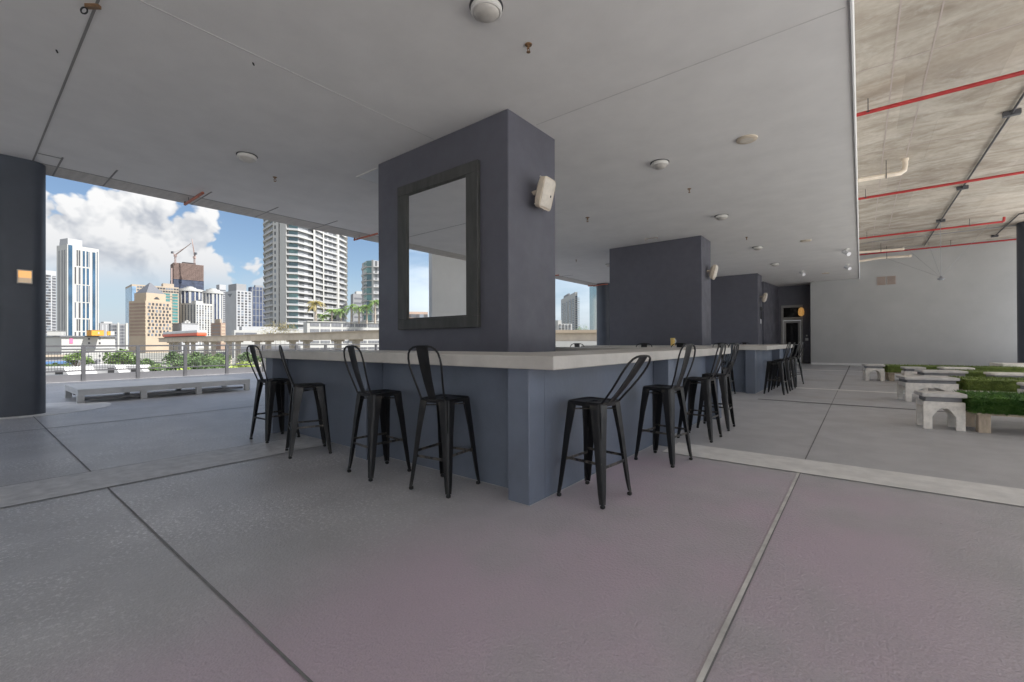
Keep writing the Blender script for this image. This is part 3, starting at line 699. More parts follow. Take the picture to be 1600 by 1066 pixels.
# lamp on the left column and pendant by the door
sa = bearing(38); sx_, sy_ = -11.199, .70
t = thing('wall_lamp', 'small square lamp glowing warm on the dark left column', 'wall lamp', (sx_, sy_, 2.37), 0); t.scale = (1, .68, .9)
MB().box(-.03, .012, -.13, .13, -.13, .13).build('back_plate', 'lens', t)
f_ = MB(); f_.box(.0125, .10, -.13, -.112, -.13, .13).box(.0125, .10, .112, .13, -.13, .13).box(.0125, .10, -.1115, .1115, .112, .13).box(.0125, .10, -.1115, .1115, -.13, -.112).build('housing', 'lens', t)
MB().box(.0125, .085, -.111, .111, -.111, -.02).build('lower_shade', 'frost', t); MB().box(.0125, .085, -.111, .111, -.0195, .111).build('upper_shade', 'warm', t)

t = thing('glazed_door', 'glazed door with a transom in the dark recess at the far end', 'door', (-3.08, 29.52, 0))
fr = MB(); fr.box(-.52, -.42, -.06, .05, 0, 3.288).box(.42, .52, -.06, .05, 0, 3.288).box(-.419, .419, -.06, .05, 3.16, 3.288).box(-.419, .419, -.06, .05, 2.42, 2.60).build('frame', 'doorframe', t)
lf = MB().box(-.41, -.29, -.03, .03, .01, 2.41).box(.29, .41, -.03, .03, .01, 2.41).box(-.289, .289, -.03, .03, 2.28, 2.41).box(-.289, .289, -.03, .03, .01, .25).build('door_leaf', 'doorframe', t)
MB().box(-.288, .288, -.01, .01, .251, 2.279).build('pane', 'doorglass', lf); MB().bar((-.28, -.07, 1.05), (.28, -.07, 1.05), .03, .04).build('push_bar', 'steel', lf)
MB().box(-.418, .418, -.01, .01, 2.601, 3.159).build('transom_pane', 'doorglass', t)
t = thing('wall_lantern', 'amber glowing lantern on the upper right of the glazed door', 'lantern', (-2.62, 29.3, 2.88)); MB().lathe([(.06, -.24), (.13, -.16), (.15, 0), (.12, .17), (.05, .24)], 16).build('shade', 'amber', t, smooth=True); MB().tube([(0, 0, .23), (0, .19, .3)], .012, 6).build('arm', 'dark', t)
t = thing('keypad', 'small pale keypad on the dark wall right of the glazed door', 'keypad', (-2.38, 29.49, 1.35)); MB().box(-.07, .07, -.03, 0, -.08, .06).build('plate', 'steel', t); MB().box(-.03, .03, -.02, 0, .16, .24).build('reader', 'lampring', t)

# ================================================================== LEFT DECK: platform and railing
t = thing('low_platform', 'long low grey wooden platform on short legs near the railing', 'platform', (-13.45, 3.14, 0))
top = MB()
for k in range(9): top.box(-.90+k*.2, -.704+k*.2, -1.62, 1.62, .235, .29)
top.build('top_boards', 'deckwood', t)
fm = MB().box(.862, .90, -1.615, 1.615, .165, .2345).box(-.90, -.862, -1.615, 1.615, .165, .2345).box(-.861, .861, -1.615, -1.575, .165, .2345).box(-.861, .861, 1.575, 1.615, .165, .2345)
fm.build('frame', 'deckwood', t); MB().box(.70, .74, -1.5, 1.5, .05, .10).box(-.74, -.70, -1.5, 1.5, .05, .1).build('stretcher', 'deckwood_dark', t)
for y in (-1.57, -.55, .50, 1.57):
    for x in (.80, -.80): MB().box(x-.055, x+.055, y-.055, y+.055, 0, .1645).build('leg', 'deckwood', t)

RX = -20.15
t = thing('railing', 'long grey metal railing with wire mesh along the deck edge', 'railing', (RX, 0, 0))
ys = [-5.83+1.4*k for k in range(24)]
for y in ys: MB().box(-.05, .05, y-.05, y+.05, 0, 1.13).build('post', 'rail', t)
MB().box(-.045, .045, ys[0], ys[-1], 1.131, 1.185).build('top_rail', 'rail', t)
for y0, y1 in zip(ys[:-1], ys[1:]):
    MB().box(.0, .03, y0+.051, y1-.051, .94, .99).build('upper_bar', 'rail', t); MB().box(.0, .03, y0+.051, y1-.051, .325, .37).build('lower_bar', 'rail', t)
    MB().box(-.005, .02, y0+.051, y1-.051, .0, .235).build('kick_plate', 'railpanel', t)
    if -1.7 < y0 < 12:
        g = MB()
        for k in range(1, 19): yy = y0+.051+(y1-y0-.102)*k/19; g.box(.010, .016, yy-.0045, yy+.0045, .366, .949)
        for k in range(1, 9): g.box(.011, .017, y0+.051, y1-.051, .366+.0648*k-.0045, .366+.0648*k+.0045)
        g.build('wire_mesh', 'wire', t)

# ================================================================== RIGHT: white benches and turf seats
def make_bench(w, d, h, name, label, arch=True, rounded=False):
    t = thing(name, label, 'bench', (0, 0, 0), 0, 'white painted benches on the right')
    tp = MB().box(-w/2-.015, w/2+.015, -d/2-.02, d/2+.02, h-.055, h); tp.build('seat_top', 'greytop' if not rounded else 'whitewood', t, bevel=.03 if rounded else .012)
    MB().box(-w/2+.03, w/2-.03, -d/2+.025, d/2-.025, h-.118, h-.0555).build('under_frame', 'deckwood_dark', t)
    def panel(y0, y1, nm):
        lw = .095; hh = h-.119; ar = [(w/2-lw-(w-2*lw)*k/10, (.60*hh+.26*hh*math.sin(k/10*PI)**.8) if arch else hh*(.46, .56, .66, .74, .78, .74, .78, .74, .66, .56, .46)[k]) for k in range(11)]
        poly = [(-w/2, 0), (-w/2, hh), (w/2, hh), (w/2, 0), (w/2-lw, 0)]+ar+[(-w/2+lw, 0)]
        MB().prism(poly, y0, y1, 'y').build(nm, 'whitewood', t, bevel=.004, seg=1)
    panel(-d/2, -d/2+.04, 'front_panel'); panel(d/2-.04, d/2, 'rear_panel')
    MB().box(-w/2+.005, -w/2+.035, -d/2+.041, d/2-.041, .62*h, h-.119).build('side_rail', 'whitewood', t); MB().box(w/2-.035, w/2-.005, -d/2+.041, d/2-.041, .62*h, h-.119).build('side_rail', 'whitewood', t)
    return t
def place(o, x, y, rz): o.location = (x, y, 0); o.rotation_euler = (0, 0, rz)
b1 = make_bench(.43, .34, .50, 'white_bench', 'nearest small white bench with arched apron beside the bright turf seat', arch=False); place(b1, .86, 8.58, R_(9))
b2 = make_bench(.80, .50, .50, 'white_bench', 'wide white bench with a shallow arch behind the nearest bench', arch=False); place(b2, 1.03, 12.2, R_(13))
b3 = make_bench(.46, .42, .50, 'white_bench', 'farthest small white bench with round arch at the left end of the back row'); place(b3, .29, 17.75, R_(10))
dup(b1, (1.13, 16.6, 0), R_(10), 'small white bench half hidden behind the wide white bench')
dup(b2, (1.52, 15.0, 0), R_(12), 'low white bench at the left end of the middle turf row')
b4 = make_bench(.62, .45, .50, 'white_bench', 'white bench with a thick rounded seat at the middle turf row', rounded=True); place(b4, 2.58, 14.7, R_(12))
dup(b4, (2.02, 17.0, 0), R_(10), 'pale rounded bench just in front of the back turf row')
dup(b4, (2.48, 11.35, 0), R_(12), 'rounded white bench cut by the right edge of the view')
tb = thing('white_table', 'low cream table at the right end of the back turf row', 'table', (4.1, 19.2, 0), R_(8))
MB().box(-1.0, 1.0, -.45, .45, .46, .56).build('tabletop', 'whitewood', tb, bevel=.012)
for sx in (-1, 1):
    for sy in (-1, 1): MB().box(sx*.9-.05, sx*.9+.05, sy*.36-.05, sy*.36+.05, 0, .4595).build('leg', 'whitewood', tb)
ps = thing('slatted_bench', 'white slatted bench top lying between the two front turf seats', 'bench', (2.3, 9.75, 0), R_(8))
for k in range(4): MB().box(-1.1, 1.1, -.27+k*.14, -.14+k*.14, .40, .435).build('slat', 'whitewood', ps)
for sx in (-1, 1):
    for sy in (-1, 1): MB().box(sx*.9-.04, sx*.9+.04, sy*.2-.04, sy*.2+.04, 0, .399).build('leg', 'whitewood', ps)
def turf_seat(x0, y, w, d, rz, blades, label, m='turf', L=.035):
    t = thing('turf_seat', label, 'turf seat', (x0, y, 0), rz, 'green turf covered seats')
    z0, z1 = .27, .48; rnd = random.Random(int(y*100))
    MB().box(.02, w-.02, -d/2+.02, d/2-.02, z0-.03, z0+.0).build('frame', 'oldwood', t)
    mb = MB(); mb.box(0, w, -d/2, d/2, z0+.001, z1)
    me = mb.mesh('turf_cover', m, bevel=.035, seg=3); v = MB(); v.v = [tuple(q.co) for q in me.vertices]; v.f = [tuple(p.vertices) for p in me.polygons]
    for i in range(blades):
        k = rnd.random()
        if k < .5: p = Vector((rnd.uniform(0, w), -d/2, rnd.uniform(z0, z1-.01))); n = Vector((0, -1, -.15))
        elif k < .62: p = Vector((0, rnd.uniform(-d/2, d/2), rnd.uniform(z0, z1-.01))); n = Vector((-1, 0, -.15))
        else: p = Vector((rnd.uniform(.01, w), rnd.uniform(-d/2+.01, d/2), z1-.004)); n = Vector((0, 0, 1))
        n = (n+Vector((rnd.uniform(-1, 1), rnd.uniform(-1, 1), rnd.uniform(-1, 1)))*.75).normalized()
        s_ = n.cross(Vector((rnd.uniform(-1, 1), rnd.uniform(-1, 1), rnd.uniform(-1, 1)))).normalized()*.0065
        q = p-n*.01
        v.add([q-s_, q+s_, p+n*L*rnd.uniform(.6, 1.2)], [(0, 1, 2)])
    v.build('turf_cover', m, t)
    for x in (.11, w-.11):
        for sy in (-1, 1): MB().box(x-.06, x+.06, sy*(d/2-.13)-.05, sy*(d/2-.13)+.05, 0, z0-.0305).build('leg', 'oldwood', t, bevel=.006, seg=1)
    return t
turf_seat(1.12, 8.72, 2.6, .75, R_(9), 15000, 'nearest bright green turf seat on weathered wooden legs', L=.052)
turf_seat(1.50, 12.55, 3.2, .95, R_(10), 9000, 'second turf seat behind the wide white bench', 'turf_old')
turf_seat(1.86, 15.6, 3.4, .8, R_(9), 5000, 'middle turf seat behind the thick rounded white bench', 'turf_old')
turf_seat(.58, 18.0, 3.0, .8, R_(8), 5000, 'farthest turf seat stretching from the left bench to the cream table', 'turf_old')



# ================================================================== CITY BEYOND THE RAILING
def at(px, depth, z=0):
    """street-plan point on the bearing of a sighting, at a depth along the view axis"""
    u = (px-800)/FPX
    x = depth*(math.sin(YAW)+u*math.cos(YAW)); y = depth*(math.cos(YAW)-u*math.sin(YAW))
    return Vector((x, y, z))
def alt(py, depth, px=400): return CAM_H+(535.5-(800-px)*.0038-py)/FPX*depth    # height of a sighting
def copies(me, name, parent, places, rot=(0, 0, 0), cap=100, scale=None):
    """repeated parts share one mesh; past the cap the rest become one stuff part"""
    for p in places[:cap]:
        o = link(name, me, parent, p, rot)
        if scale: o.scale = scale
    if len(places) > cap:
        rest = MB(); vs = [v.co.copy() for v in me.vertices]; fs = [tuple(p.vertices) for p in me.polygons]
        from mathutils import Euler
        Rm = Euler(rot).to_matrix()
        for p in places[cap:]: rest.add([Rm @ v+Vector(p) for v in vs], fs)
        o = rest.build(name+'_rows', None, parent); o.data.materials.append(me.materials[0]); o['kind'] = 'stuff'

class Tower:
    """corner building: local +X runs along the right face, +Y along the left face, origin at the near corner"""
    def __init__(s, label, cat, pxl, pxc, pxr, depth, ang, name='tower', group=None):
        s.D = depth; C = at(pxc, depth)
        d = Vector((math.sin(YAW), math.cos(YAW), 0)); r = Vector((math.cos(YAW), -math.sin(YAW), 0))
        bc = bearing(pxc); db = Vector((math.sin(bc), math.cos(bc), 0)); rb = Vector((math.cos(bc), -math.sin(bc), 0))
        a = math.radians(ang); ur = rb*math.cos(a)+db*math.sin(a); ul = -rb*math.sin(a)+db*math.cos(a)
        def reach(u, px):
            k = (px-800)/FPX   # (C+L u).r = k (C+L u).d
            return (k*C.dot(d)-C.dot(r))/(u.dot(r)-k*u.dot(d))
        s.Lr = max(reach(ur, pxr), .5); s.Ll = min(max(reach(ul, pxl), .5), 60); s.lx = lambda px: reach(ur, px)
        s.t = thing(name, label, cat, (C.x, C.y, GZ), math.atan2(ur.y, ur.x), group); s.px = pxc
    def h(s, py): return alt(py, s.D, s.px)-GZ
    def body(s, z0, z1, m, name='wall', inset=0, x=None, y=None):
        x0, x1 = x or (0, s.Lr); y0, y1 = y or (0, s.Ll)
        return MB().box(x0+inset, x1-inset, y0+inset, y1-inset, z0, z1).build(name, m, s.t)
    def right_grid(s, name, m, xs, zs, w, h, out=.12, cap=100):
        me = MB().box(-w/2, w/2, -out, .2, -h/2, h/2).mesh(name, m); copies(me, name, s.t, [(x, 0, z) for z in zs for x in xs], cap=cap)
    def left_grid(s, name, m, ys, zs, w, h, out=.12, cap=100):
        me = MB().box(-out, .2, -w/2, w/2, -h/2, h/2).mesh(name, m); copies(me, name, s.t, [(0, y, z) for z in zs for y in ys], cap=cap)
    def strip_r(s, f0, f1, z0, z1, m, name='window_strip', out=.15): return MB().box(s.Lr*f0, s.Lr*f1, -out, .2, z0, z1).build(name, m, s.t)
    def strip_l(s, f0, f1, z0, z1, m, name='window_strip', out=.15): return MB().box(-out, .2, s.Ll*f0, s.Ll*f1, z0, z1).build(name, m, s.t)
def lin(a, b, n): return [a+(b-a)*(i+.5)/n for i in range(n)]

# A far left slab
T = Tower('pale apartment tower cut by the dark left column', 'tower', 40, 64, 88, 430, 12); H_ = T.h(416)
T.body(0, H_, 'city_white2'); T.right_grid('window', 'recess', [T.Lr*f for f in (.33, .44, .56)], lin(8, H_-4, 24), 1.6, 2.0, cap=72)
T.strip_r(.74, .97, 3, H_-5, 'city_dark'); m_ = MB().box(T.Lr*.73, T.Lr*.98, -.6, 0, -.35, .35).mesh('balcony', 'city_white2'); copies(m_, 'balcony', T.t, [(0, 0, z) for z in lin(5, H_-5, 24)])
# B white tower with blue strips
T = Tower('white office tower with tall blue and dark window strips', 'tower', 88.5, 105, 154.5, 330, 24); H_ = T.h(376.5)
T.body(0, H_, 'city_white'); T.body(H_, T.h(366), 'city_white2', 'penthouse', x=(T.Lr*.05, T.Lr*.50), y=(1.5, T.Ll-2)); T.body(H_, T.h(371), 'city_white2', 'plant_room', x=(1, T.Lr*.3), y=(T.Ll*.62, T.Ll*.9))
T.strip_r(.03, .155, 2, H_-.2, 'glass_blue'); T.strip_r(.785, .885, 2, H_-3, 'glass_blue'); T.strip_r(.93, .965, 2, H_-2, 'recess')
rows = [(383, 408), (410.5, 437), (438.5, 465), (466.5, 491), (493, 511.5), (513.5, 535)]
for i, (a, b) in enumerate(rows):
    fr_ = [(.285, .325), (.35, .40), (.475, .545), (.595, .645), (.665, .695)] if i % 2 == 0 else [(.225, .27), (.35, .405), (.475, .55), (.60, .675)]
    for f0, f1 in fr_: T.strip_r(f0, f1, T.h(b), T.h(a), 'recess' if f0 < .45 or f0 > .62 else 'glass_blue')
    if i: MB().box(T.Lr*.2, T.Lr*.71, -.08, .1, T.h(a-.2), T.h(a-1.9)).build('ledge', 'city_white', T.t)
for f in (.2, .42, .72): T.strip_l(f, f+.10, 3, H_-4, 'city_grey')
# low grey blocks between B and D
T = Tower('low grey flats just right of the white office tower', 'building', 150, 156, 178, 420, 15); H_ = T.h(500); T.body(0, H_, 'city_grey'); T.body(H_, H_+1.5, 'city_white', 'roof', x=(T.Lr*.3, T.Lr*.9), y=(1, 9))
T.right_grid('window_strip', 'city_white2', [T.Lr*f for f in (.2, .45, .7, .9)], [H_*.5], 1, H_-3)
T = Tower('low brownish block with white stair shafts', 'building', 170, 173, 200, 380, 8); H_ = T.h(501); T.body(0, H_, 'city_grey'); T.strip_r(.38, .48, 0, H_+1, 'city_white', 'stair_shaft', .6); T.strip_r(.86, 1.0, 0, H_+.8, 'city_white', 'stair_shaft', .6); T.right_grid('window', 'city_dark', [T.Lr*f for f in (.1, .2, .3, .6, .72)], lin(3, H_-1, 7), 1.8, 2)
# D broad tan tower behind
T = Tower('broad tan tower with teal glass behind the pyramid roofed building', 'tower', 196, 206, 279.5, 520, 8); H_ = T.h(439.5)
T.body(0, H_, 'tan_pale'); T.strip_l(0.02, .98, 5, H_-2.5, 'glass_pale', 'glass_wall'); T.strip_r(0, .085, 5, H_-2.5, 'glass_pale', 'glass_wall')
T.body(H_, T.h(434), 'tan_pale', 'penthouse', x=(T.Lr*.66, T.Lr*.9), y=(2, 12)); T.strip_r(.665, .80, 5, T.h(450.5), 'glass_teal', 'glass_wall'); T.strip_r(.855, .975, 5, T.h(450.5), 'glass_teal', 'glass_wall')
T.right_grid('window', 'recess', lin(T.Lr*.1, T.Lr, 15), [T.h(443), T.h(447.5)], 2.2, 2.0)
sp_ = MB().box(T.Lr*.66, T.Lr*.98, -.3, 0, -.4, .4).mesh('spandrel', 'tan_pale'); copies(sp_, 'spandrel', T.t, [(0, 0, z) for z in lin(8, T.h(452), 16)])
# E pyramid roofed tan building
T = Tower('tan building with punched windows and a grey pyramid roof', 'building', 201.5, 227.5, 268.3, 283, 30); H_ = T.h(465)
T.body(0, H_, 'tan'); zs = [T.h(469.3+(512.5-469.3)*i/8+1) for i in range(10)]
for i, z in enumerate(zs): T.right_grid('window', 'recess', [T.Lr*(f+(.035 if i % 2 == 0 else 0)) for f in (.11, .245, .385, .525, .665, .805, .93)][:(6 if i % 2 == 0 else 7)], [z], 1.25, 1.6, .05)
m_ = MB().box(-.05, .2, T.Ll*.03, T.Ll*.97, -.65, .65).mesh('window_band', 'brown'); copies(m_, 'window_band', T.t, [(0, 0, z) for z in zs])
m_ = MB().box(-.28, 0, 0, T.Ll*.99, -.25, .25).mesh('ledge', 'tan'); copies(m_, 'ledge', T.t, [(0, 0, z+.95) for z in zs])
xa, xb, ya, yb = T.Lr*.06, T.Lr*.80, T.Ll*.06, T.Ll*.78; z1 = T.h(452.5)
T.body(H_, z1, 'tan', 'upper_storey', x=(xa, xb), y=(ya, yb))
MB().prism([(xa+(xb-xa)*(.38+.3*k/8), H_+1.3+1.6*math.sin(PI*k/8)) for k in range(9)], ya-.1, ya+.1, 'y').build('arched_window', 'recess', T.t)
cx_, cy_ = (xa+xb)/2, (ya+yb)/2; hw, hd = (xb-xa)*.47, (yb-ya)*.47; zp = T.h(434.8)
MB().add([(cx_-hw, cy_-hd, z1), (cx_+hw, cy_-hd, z1), (cx_+hw, cy_+hd, z1), (cx_-hw, cy_+hd, z1), (cx_-.3, cy_-.3, zp), (cx_+.3, cy_-.3, zp), (cx_+.3, cy_+.3, zp), (cx_-.3, cy_+.3, zp)],
         [(0, 1, 5, 4), (1, 2, 6, 5), (2, 3, 7, 6), (3, 0, 4, 7), (4, 5, 6, 7), (0, 3, 2, 1)]).build('pyramid_roof', 'slate', T.t)
# F tower under construction
T = Tower('dark unfinished concrete tower with blue netting below', 'tower', 267, 272, 317.6, 640, 8); H_ = T.h(407)
T.body(0, H_-1, 'rustbrown', 'core', 1.5); nf = 14; zb = T.h(432)
m_ = MB().box(-.6, T.Lr+.6, -1.0, T.Ll, -.55, .55).mesh('floor_slab', 'slabbrown'); copies(m_, 'floor_slab', T.t, [(0, 0, z) for z in lin(zb, H_+1, nf)])
m_ = MB().box(-.35, .35, -.5, .6, zb, H_).mesh('column', 'slabbrown'); copies(m_, 'column', T.t, [(x, 0, 0) for x in lin(0, T.Lr, 15)])
T.body(10, zb, 'netting', 'safety_netting', -.7, y=(0, T.Ll)); T.body(H_+.6, T.h(403.5), 'rustbrown', 'formwork', x=(T.Lr*.3, T.Lr*.75), y=(2, 10)); MB().box(-3, -1, 1, 3, 30, T.h(415)).build('hoist', 'cranepaint', T.t)
def crane(label, px, ybase, ytop, jib_px, jib_py, cj_px, cj_py):
    D = 640; t = thing('tower_crane', label, 'crane', at(px, D, GZ), -YAW, 'tower cranes on the unfinished tower'); P_ = t.location
    def loc(qx, qy): v = at(qx, D); return ((qx-px)/FPX*D, 0, alt(qy, D, px)-GZ)
    mast = MB(); z0, z1 = loc(px, ybase)[2], loc(px, ytop)[2]
    for sx in (-.7, .7):
        for sy in (-.7, .7): mast.bar((sx, sy, z0), (sx, sy, z1), .35, .35)
    n = 6
    for k in range(n):
        a, b = z0+(z1-z0)*k/n, z0+(z1-z0)*(k+1)/n; mast.bar((-.7, -.7, a), (.7, -.7, b), .25, .25).bar((.7, .7, a), (-.7, .7, b), .25, .25)
    mast.build('mast', 'cranepaint', t)
    j = Vector(loc(jib_px, jib_py)); c = Vector((0, 0, z1)); jb = MB()
    up_ = Vector((0, 0, 1)) if abs((j-c).normalized().z) < .9 else Vector((1, 0, 0))
    for o in (-.6, .6): jb.bar(c+Vector((0, o, 0)), j+Vector((0, o*.4, 0)), .4, .4)
    jb.bar(c+up_*1.6, j, .35, .35)
    for k in range(10):
        p = c.lerp(j, k/10); q = c.lerp(j, (k+.5)/10)+up_*1.6*(1-(k+.5)/10); r = c.lerp(j, (k+1)/10); jb.bar(p, q, .2, .2).bar(q, r, .2, .2)
    jb.build('jib', 'cranepaint', t); q = Vector(loc(cj_px, cj_py))
    MB().bar(c, q, .9, .9).bar(q, c+Vector((0, 0, 5)), .3, .3).bar(c+Vector((0, 0, 5)), c.lerp(j, .6), .2, .2).build('counter_jib', 'cranepaint', t); MB().box(q.x-1.5, q.x+1.5, -1, 1, q.z-2, q.z+1).build('counterweight', 'city_dark', t); MB().box(-1.5, 1.5, -1.3, 1.3, z1-2, z1+1).build('cab', 'cranepaint', t)
crane('left tower crane, its long jib raised diagonally over the unfinished tower', 274, 408, 395, 299, 376, 269.5, 390)
crane('right tower crane, its jib standing almost upright', 304, 408, 398, 300, 369.5, 306, 392)
# G round striped towers
def round_tower(label, px, hw, depth, top, crown):
    depth = 585
    r_ = hw/FPX*depth; p = at(px, depth+r_, GZ); t = thing('tower', label, 'tower', p, -bearing(px)); h = alt(top, depth, px)-GZ
    MB().lathe([(r_, 0), (r_, h-3)], 40).build('glass_wall', 'glass_navy', t, smooth=True)
    m_ = MB().box(-.9, .9, -.5, .5, 0, h-3).mesh('rib', 'city_white')
    for k in range(16):
        a = 2*PI*k/16; w = .8 if k % 2 else 1.5; o = link('rib', m_, t, (r_*math.cos(a), r_*math.sin(a), 0), (0, 0, a+PI/2)); o.scale = (w, 1, 1)
    MB().lathe([(r_+1.2, h-3), (r_+1.2, h)], 40).build('roof_ring', 'city_white', t); MB().lathe([(r_*crown, h), (r_*crown, h+2.5)], 24).lathe([(r_*crown*.55, h+2.5), (r_*crown*.55, h+4)], 24).build('crown', 'city_white', t)
round_tower('round navy glass tower with white ribs, left of the two', 297, 16.5, 690, 447, .5)
round_tower('round navy glass tower with white ribs and stacked crown, right of the two', 333, 12.5, 720, 451, .75)
T = Tower('striped pale tower squeezed beside the right round tower', 'tower', 338, 343, 353, 640, 20); H_ = T.h(441); T.body(0, H_, 'city_white2'); T.right_grid('window_band', 'city_dark', [T.Lr*.5], lin(10, H_-7, 26), T.Lr*.95, 1.9)
# H white gridded block
T = Tower('white block with a tight grid of dark windows', 'building', 283, 306, 332, 560, 38); H_ = T.h(469.5); T.body(0, H_, 'city_white'); T.body(H_, T.h(466), 'city_white', 'penthouse', x=(0.5, T.Lr*.45), y=(.5, T.Ll*.3))
T.right_grid('window', 'recess', lin(0, T.Lr, 6), lin(4, H_-2, 17), 1.7, 2.4, cap=100); T.left_grid('window', 'recess', lin(0, T.Ll, 5), lin(20, H_-2, 14), 1.8, 2.4, cap=0)
# I grey box
T = Tower('plain windowless grey box with white roof plant in front of the gridded block', 'building', 269.5, 284, 309.6, 300, 20); H_ = T.h(502); T.body(0, H_, 'city_white2'); T.body(H_, H_+.5, 'city_grey', 'parapet', -.2); T.body(H_+.5, T.h(498), 'city_white', 'roof_plant', x=(T.Lr*.25, T.Lr*.6), y=(2, 5)); T.body(H_+.5, T.h(496), 'city_white', 'roof_plant', x=(T.Lr*.35, T.Lr*.48), y=(2, 5))
# brown block
T = Tower('small brown block below the round towers', 'building', 330, 345, 352.5, 350, 30); H_ = T.h(501); T.body(0, H_, 'brown'); T.body(H_, T.h(495), 'tan_pale', 'roof_house', x=(.5, T.Lr*.5), y=(2, T.Ll*.7)); T.right_grid('window', 'tan', [T.Lr*.5], lin(3, H_-1, 7), T.Lr*.7, 1.2); T.left_grid('window_band', 'city_grey', [T.Ll*.5], lin(3, H_-1, 7), T.Ll*.8, .7)
# K hotel
T = Tower('grey hotel block with one blank side and a grid of square windows', 'hotel', 352, 369.5, 393.5, 480, 25); H_ = T.h(450.5)
T.body(0, H_, 'city_white2'); T.body(H_, T.h(439.5), 'city_grey', 'penthouse', x=(1, T.Lr*.7), y=(2, T.Ll*.8)); T.right_grid('window', 'recess', [T.Lr*f for f in (.15, .385, .62, .86)], [T.h(453.5+4.3*i) for i in range(13)], 2.3, 2.0)
MB().add([(-.2, T.Ll*.35, H_-3), (-.2, T.Ll*.8, H_-3), (-.2, T.Ll*.62, H_-5.5), (-.2, T.Ll*.55, H_-7)], [(0, 1, 2, 3)]).build('emblem', 'city_dark', T.t)
# L blue glass tower
T = Tower('blue glass tower between the hotel and the white condominium', 'tower', 388, 392, 418, 560, 15); H_ = T.h(445); T.body(0, H_, 'glass_navy', 'glass_wall'); T.body(H_, T.h(441.5), 'city_grey', 'penthouse', x=(T.Lr*.3, T.Lr*.8), y=(2, 8))
m_ = MB().box(-.35, .35, -.3, 0, 0, H_).mesh('mullion', 'city_grey'); copies(m_, 'mullion', T.t, [(x, 0, 0) for x in lin(0, T.Lr, 5)]); m_ = MB().box(0, T.Lr, -.2, 0, -.25, .25).mesh('floor_line', 'city_grey'); copies(m_, 'floor_line', T.t, [(0, 0, z) for z in lin(5, H_, 9)])

# M white condominium, curved balcony front
def condo(label, front, back, ztop, fh, bands, piers, glass, side, cat='condominium'):
    t = thing('condominium_tower', label, cat, at(front[0][0], front[0][1], GZ))
    o = t.location
    F = [at(px, d)-Vector((o.x, o.y, 0)) for px, d in front]; Bk = [at(px, d)-Vector((o.x, o.y, 0)) for px, d in back]
    ctr = sum(F+Bk, Vector())/len(F+Bk)
    poly = F+Bk
    def off(v, k): return (ctr+(v-ctr)*(1+k))
    MB().prism([(v.x, v.y) for v in [off(q, -.045) for q in poly]], 0, ztop).build('wall', 'city_white2', t)
    n = int(ztop/fh); sl = MB().prism([(v.x, v.y) for v in [off(q, .012) for q in poly]], -.14, .14).mesh('balcony_slab', 'city_white'); copies(sl, 'balcony_slab', t, [(0, 0, (k+1)*fh) for k in range(n)])
    # parapets: glass-and-bar fronts along the balcony bays
    def seg(a, b, k0, k1): return [off(a, k0), off(b, k0), off(b, k1), off(a, k1)]
    pr = MB()
    for (i, f0, j, f1) in bands:
        a = F[i].lerp(F[i+1], f0); b = F[j].lerp(F[j+1], f1); q = seg(a, b, .012, .006); pr.prism([(v.x, v.y) for v in q], .14, .75)
    copies(pr.mesh('balcony_front', 'city_white2'), 'balcony_front', t, [(0, 0, (k+1)*fh) for k in range(n)])
    for i, f, w in piers:
        a = F[i].lerp(F[i+1], f); d = (F[i+1]-F[i]).normalized()*w/2; q = seg(a-d, a+d, .02, -.05); MB().prism([(v.x, v.y) for v in q], 0, ztop+.1).build('pier', 'city_white', t)
    gl = MB()
    for i, f0, f1 in glass: q = seg(F[i].lerp(F[i+1], f0), F[i].lerp(F[i+1], f1), -.03, -.05); gl.prism([(v.x, v.y) for v in q], .2, fh-.35)
    copies(gl.mesh('window_band', 'glass_green'), 'window_band', t, [(0, 0, k*fh) for k in range(n+1)])
    for i, f0, f1 in side:
        dk = MB(); q = seg(F[i].lerp(F[i+1], f0), F[i].lerp(F[i+1], f1), -.038, -.05); dk.prism([(v.x, v.y) for v in q], .2, fh-.5)
        copies(dk.mesh('balcony_window', 'dimglass'), 'balcony_window', t, [(0, 0, k*fh) for k in range(n+1)])
    return t, F, off
fr_ = [(412, 222), (426.5, 211), (437.5, 210), (448.5, 209), (466, 211), (492, 221), (506, 230), (529, 241), (541, 250)]
bk_ = [(543, 280), (470, 290), (418, 262)]
M_, F_, off_ = condo('tall white condominium with stacked balconies and white piers', fr_, bk_, 78, 3.0, [(0, 0, 0, 1), (3, 0, 3, 1), (4, 0, 4, 1), (5, 0, 5, 1), (6, 0, 6, 1), (7, 0, 7, 1)],
    [(1, .5, 3.2), (2, .5, 3.6), (4, .97, 1.2), (5, .95, 1.2), (6, .96, 1.4)],
    [(3, .12, .95)], [(4, .06, .35), (4, .62, .9), (5, .1, .5), (5, .6, .85), (6, .08, .3), (6, .4, .62), (6, .7, .9), (7, .1, .45), (7, .55, .9), (0, .55, .9)])
a, b = off_(F_[1].lerp(F_[2], .32), .022), off_(F_[1].lerp(F_[2], .52), .022); c_ = off_(F_[1], -.02)
m_ = MB().prism([(a.x, a.y), (b.x, b.y), (b.x+(c_-F_[1]).x, b.y+(c_-F_[1]).y), (a.x+(c_-F_[1]).x, a.y+(c_-F_[1]).y)], .5, 2.2).mesh('slot_window', 'recess'); copies(m_, 'slot_window', M_, [(0, 0, 3.0*k) for k in range(25)])
fr_ = [(565, 222), (573, 214), (583, 213), (606, 216)]; bk_ = [(612, 245), (572, 250)]
condo('greenish second condominium half hidden behind the nearest pillar', fr_, bk_, 46, 3.3, [(0, 0, 0, 1)], [(1, .95, 1.0)], [(0, .4, 1), (1, 0, .8)], [(2, .15, .3), (2, .5, .62), (2, .75, .88)])
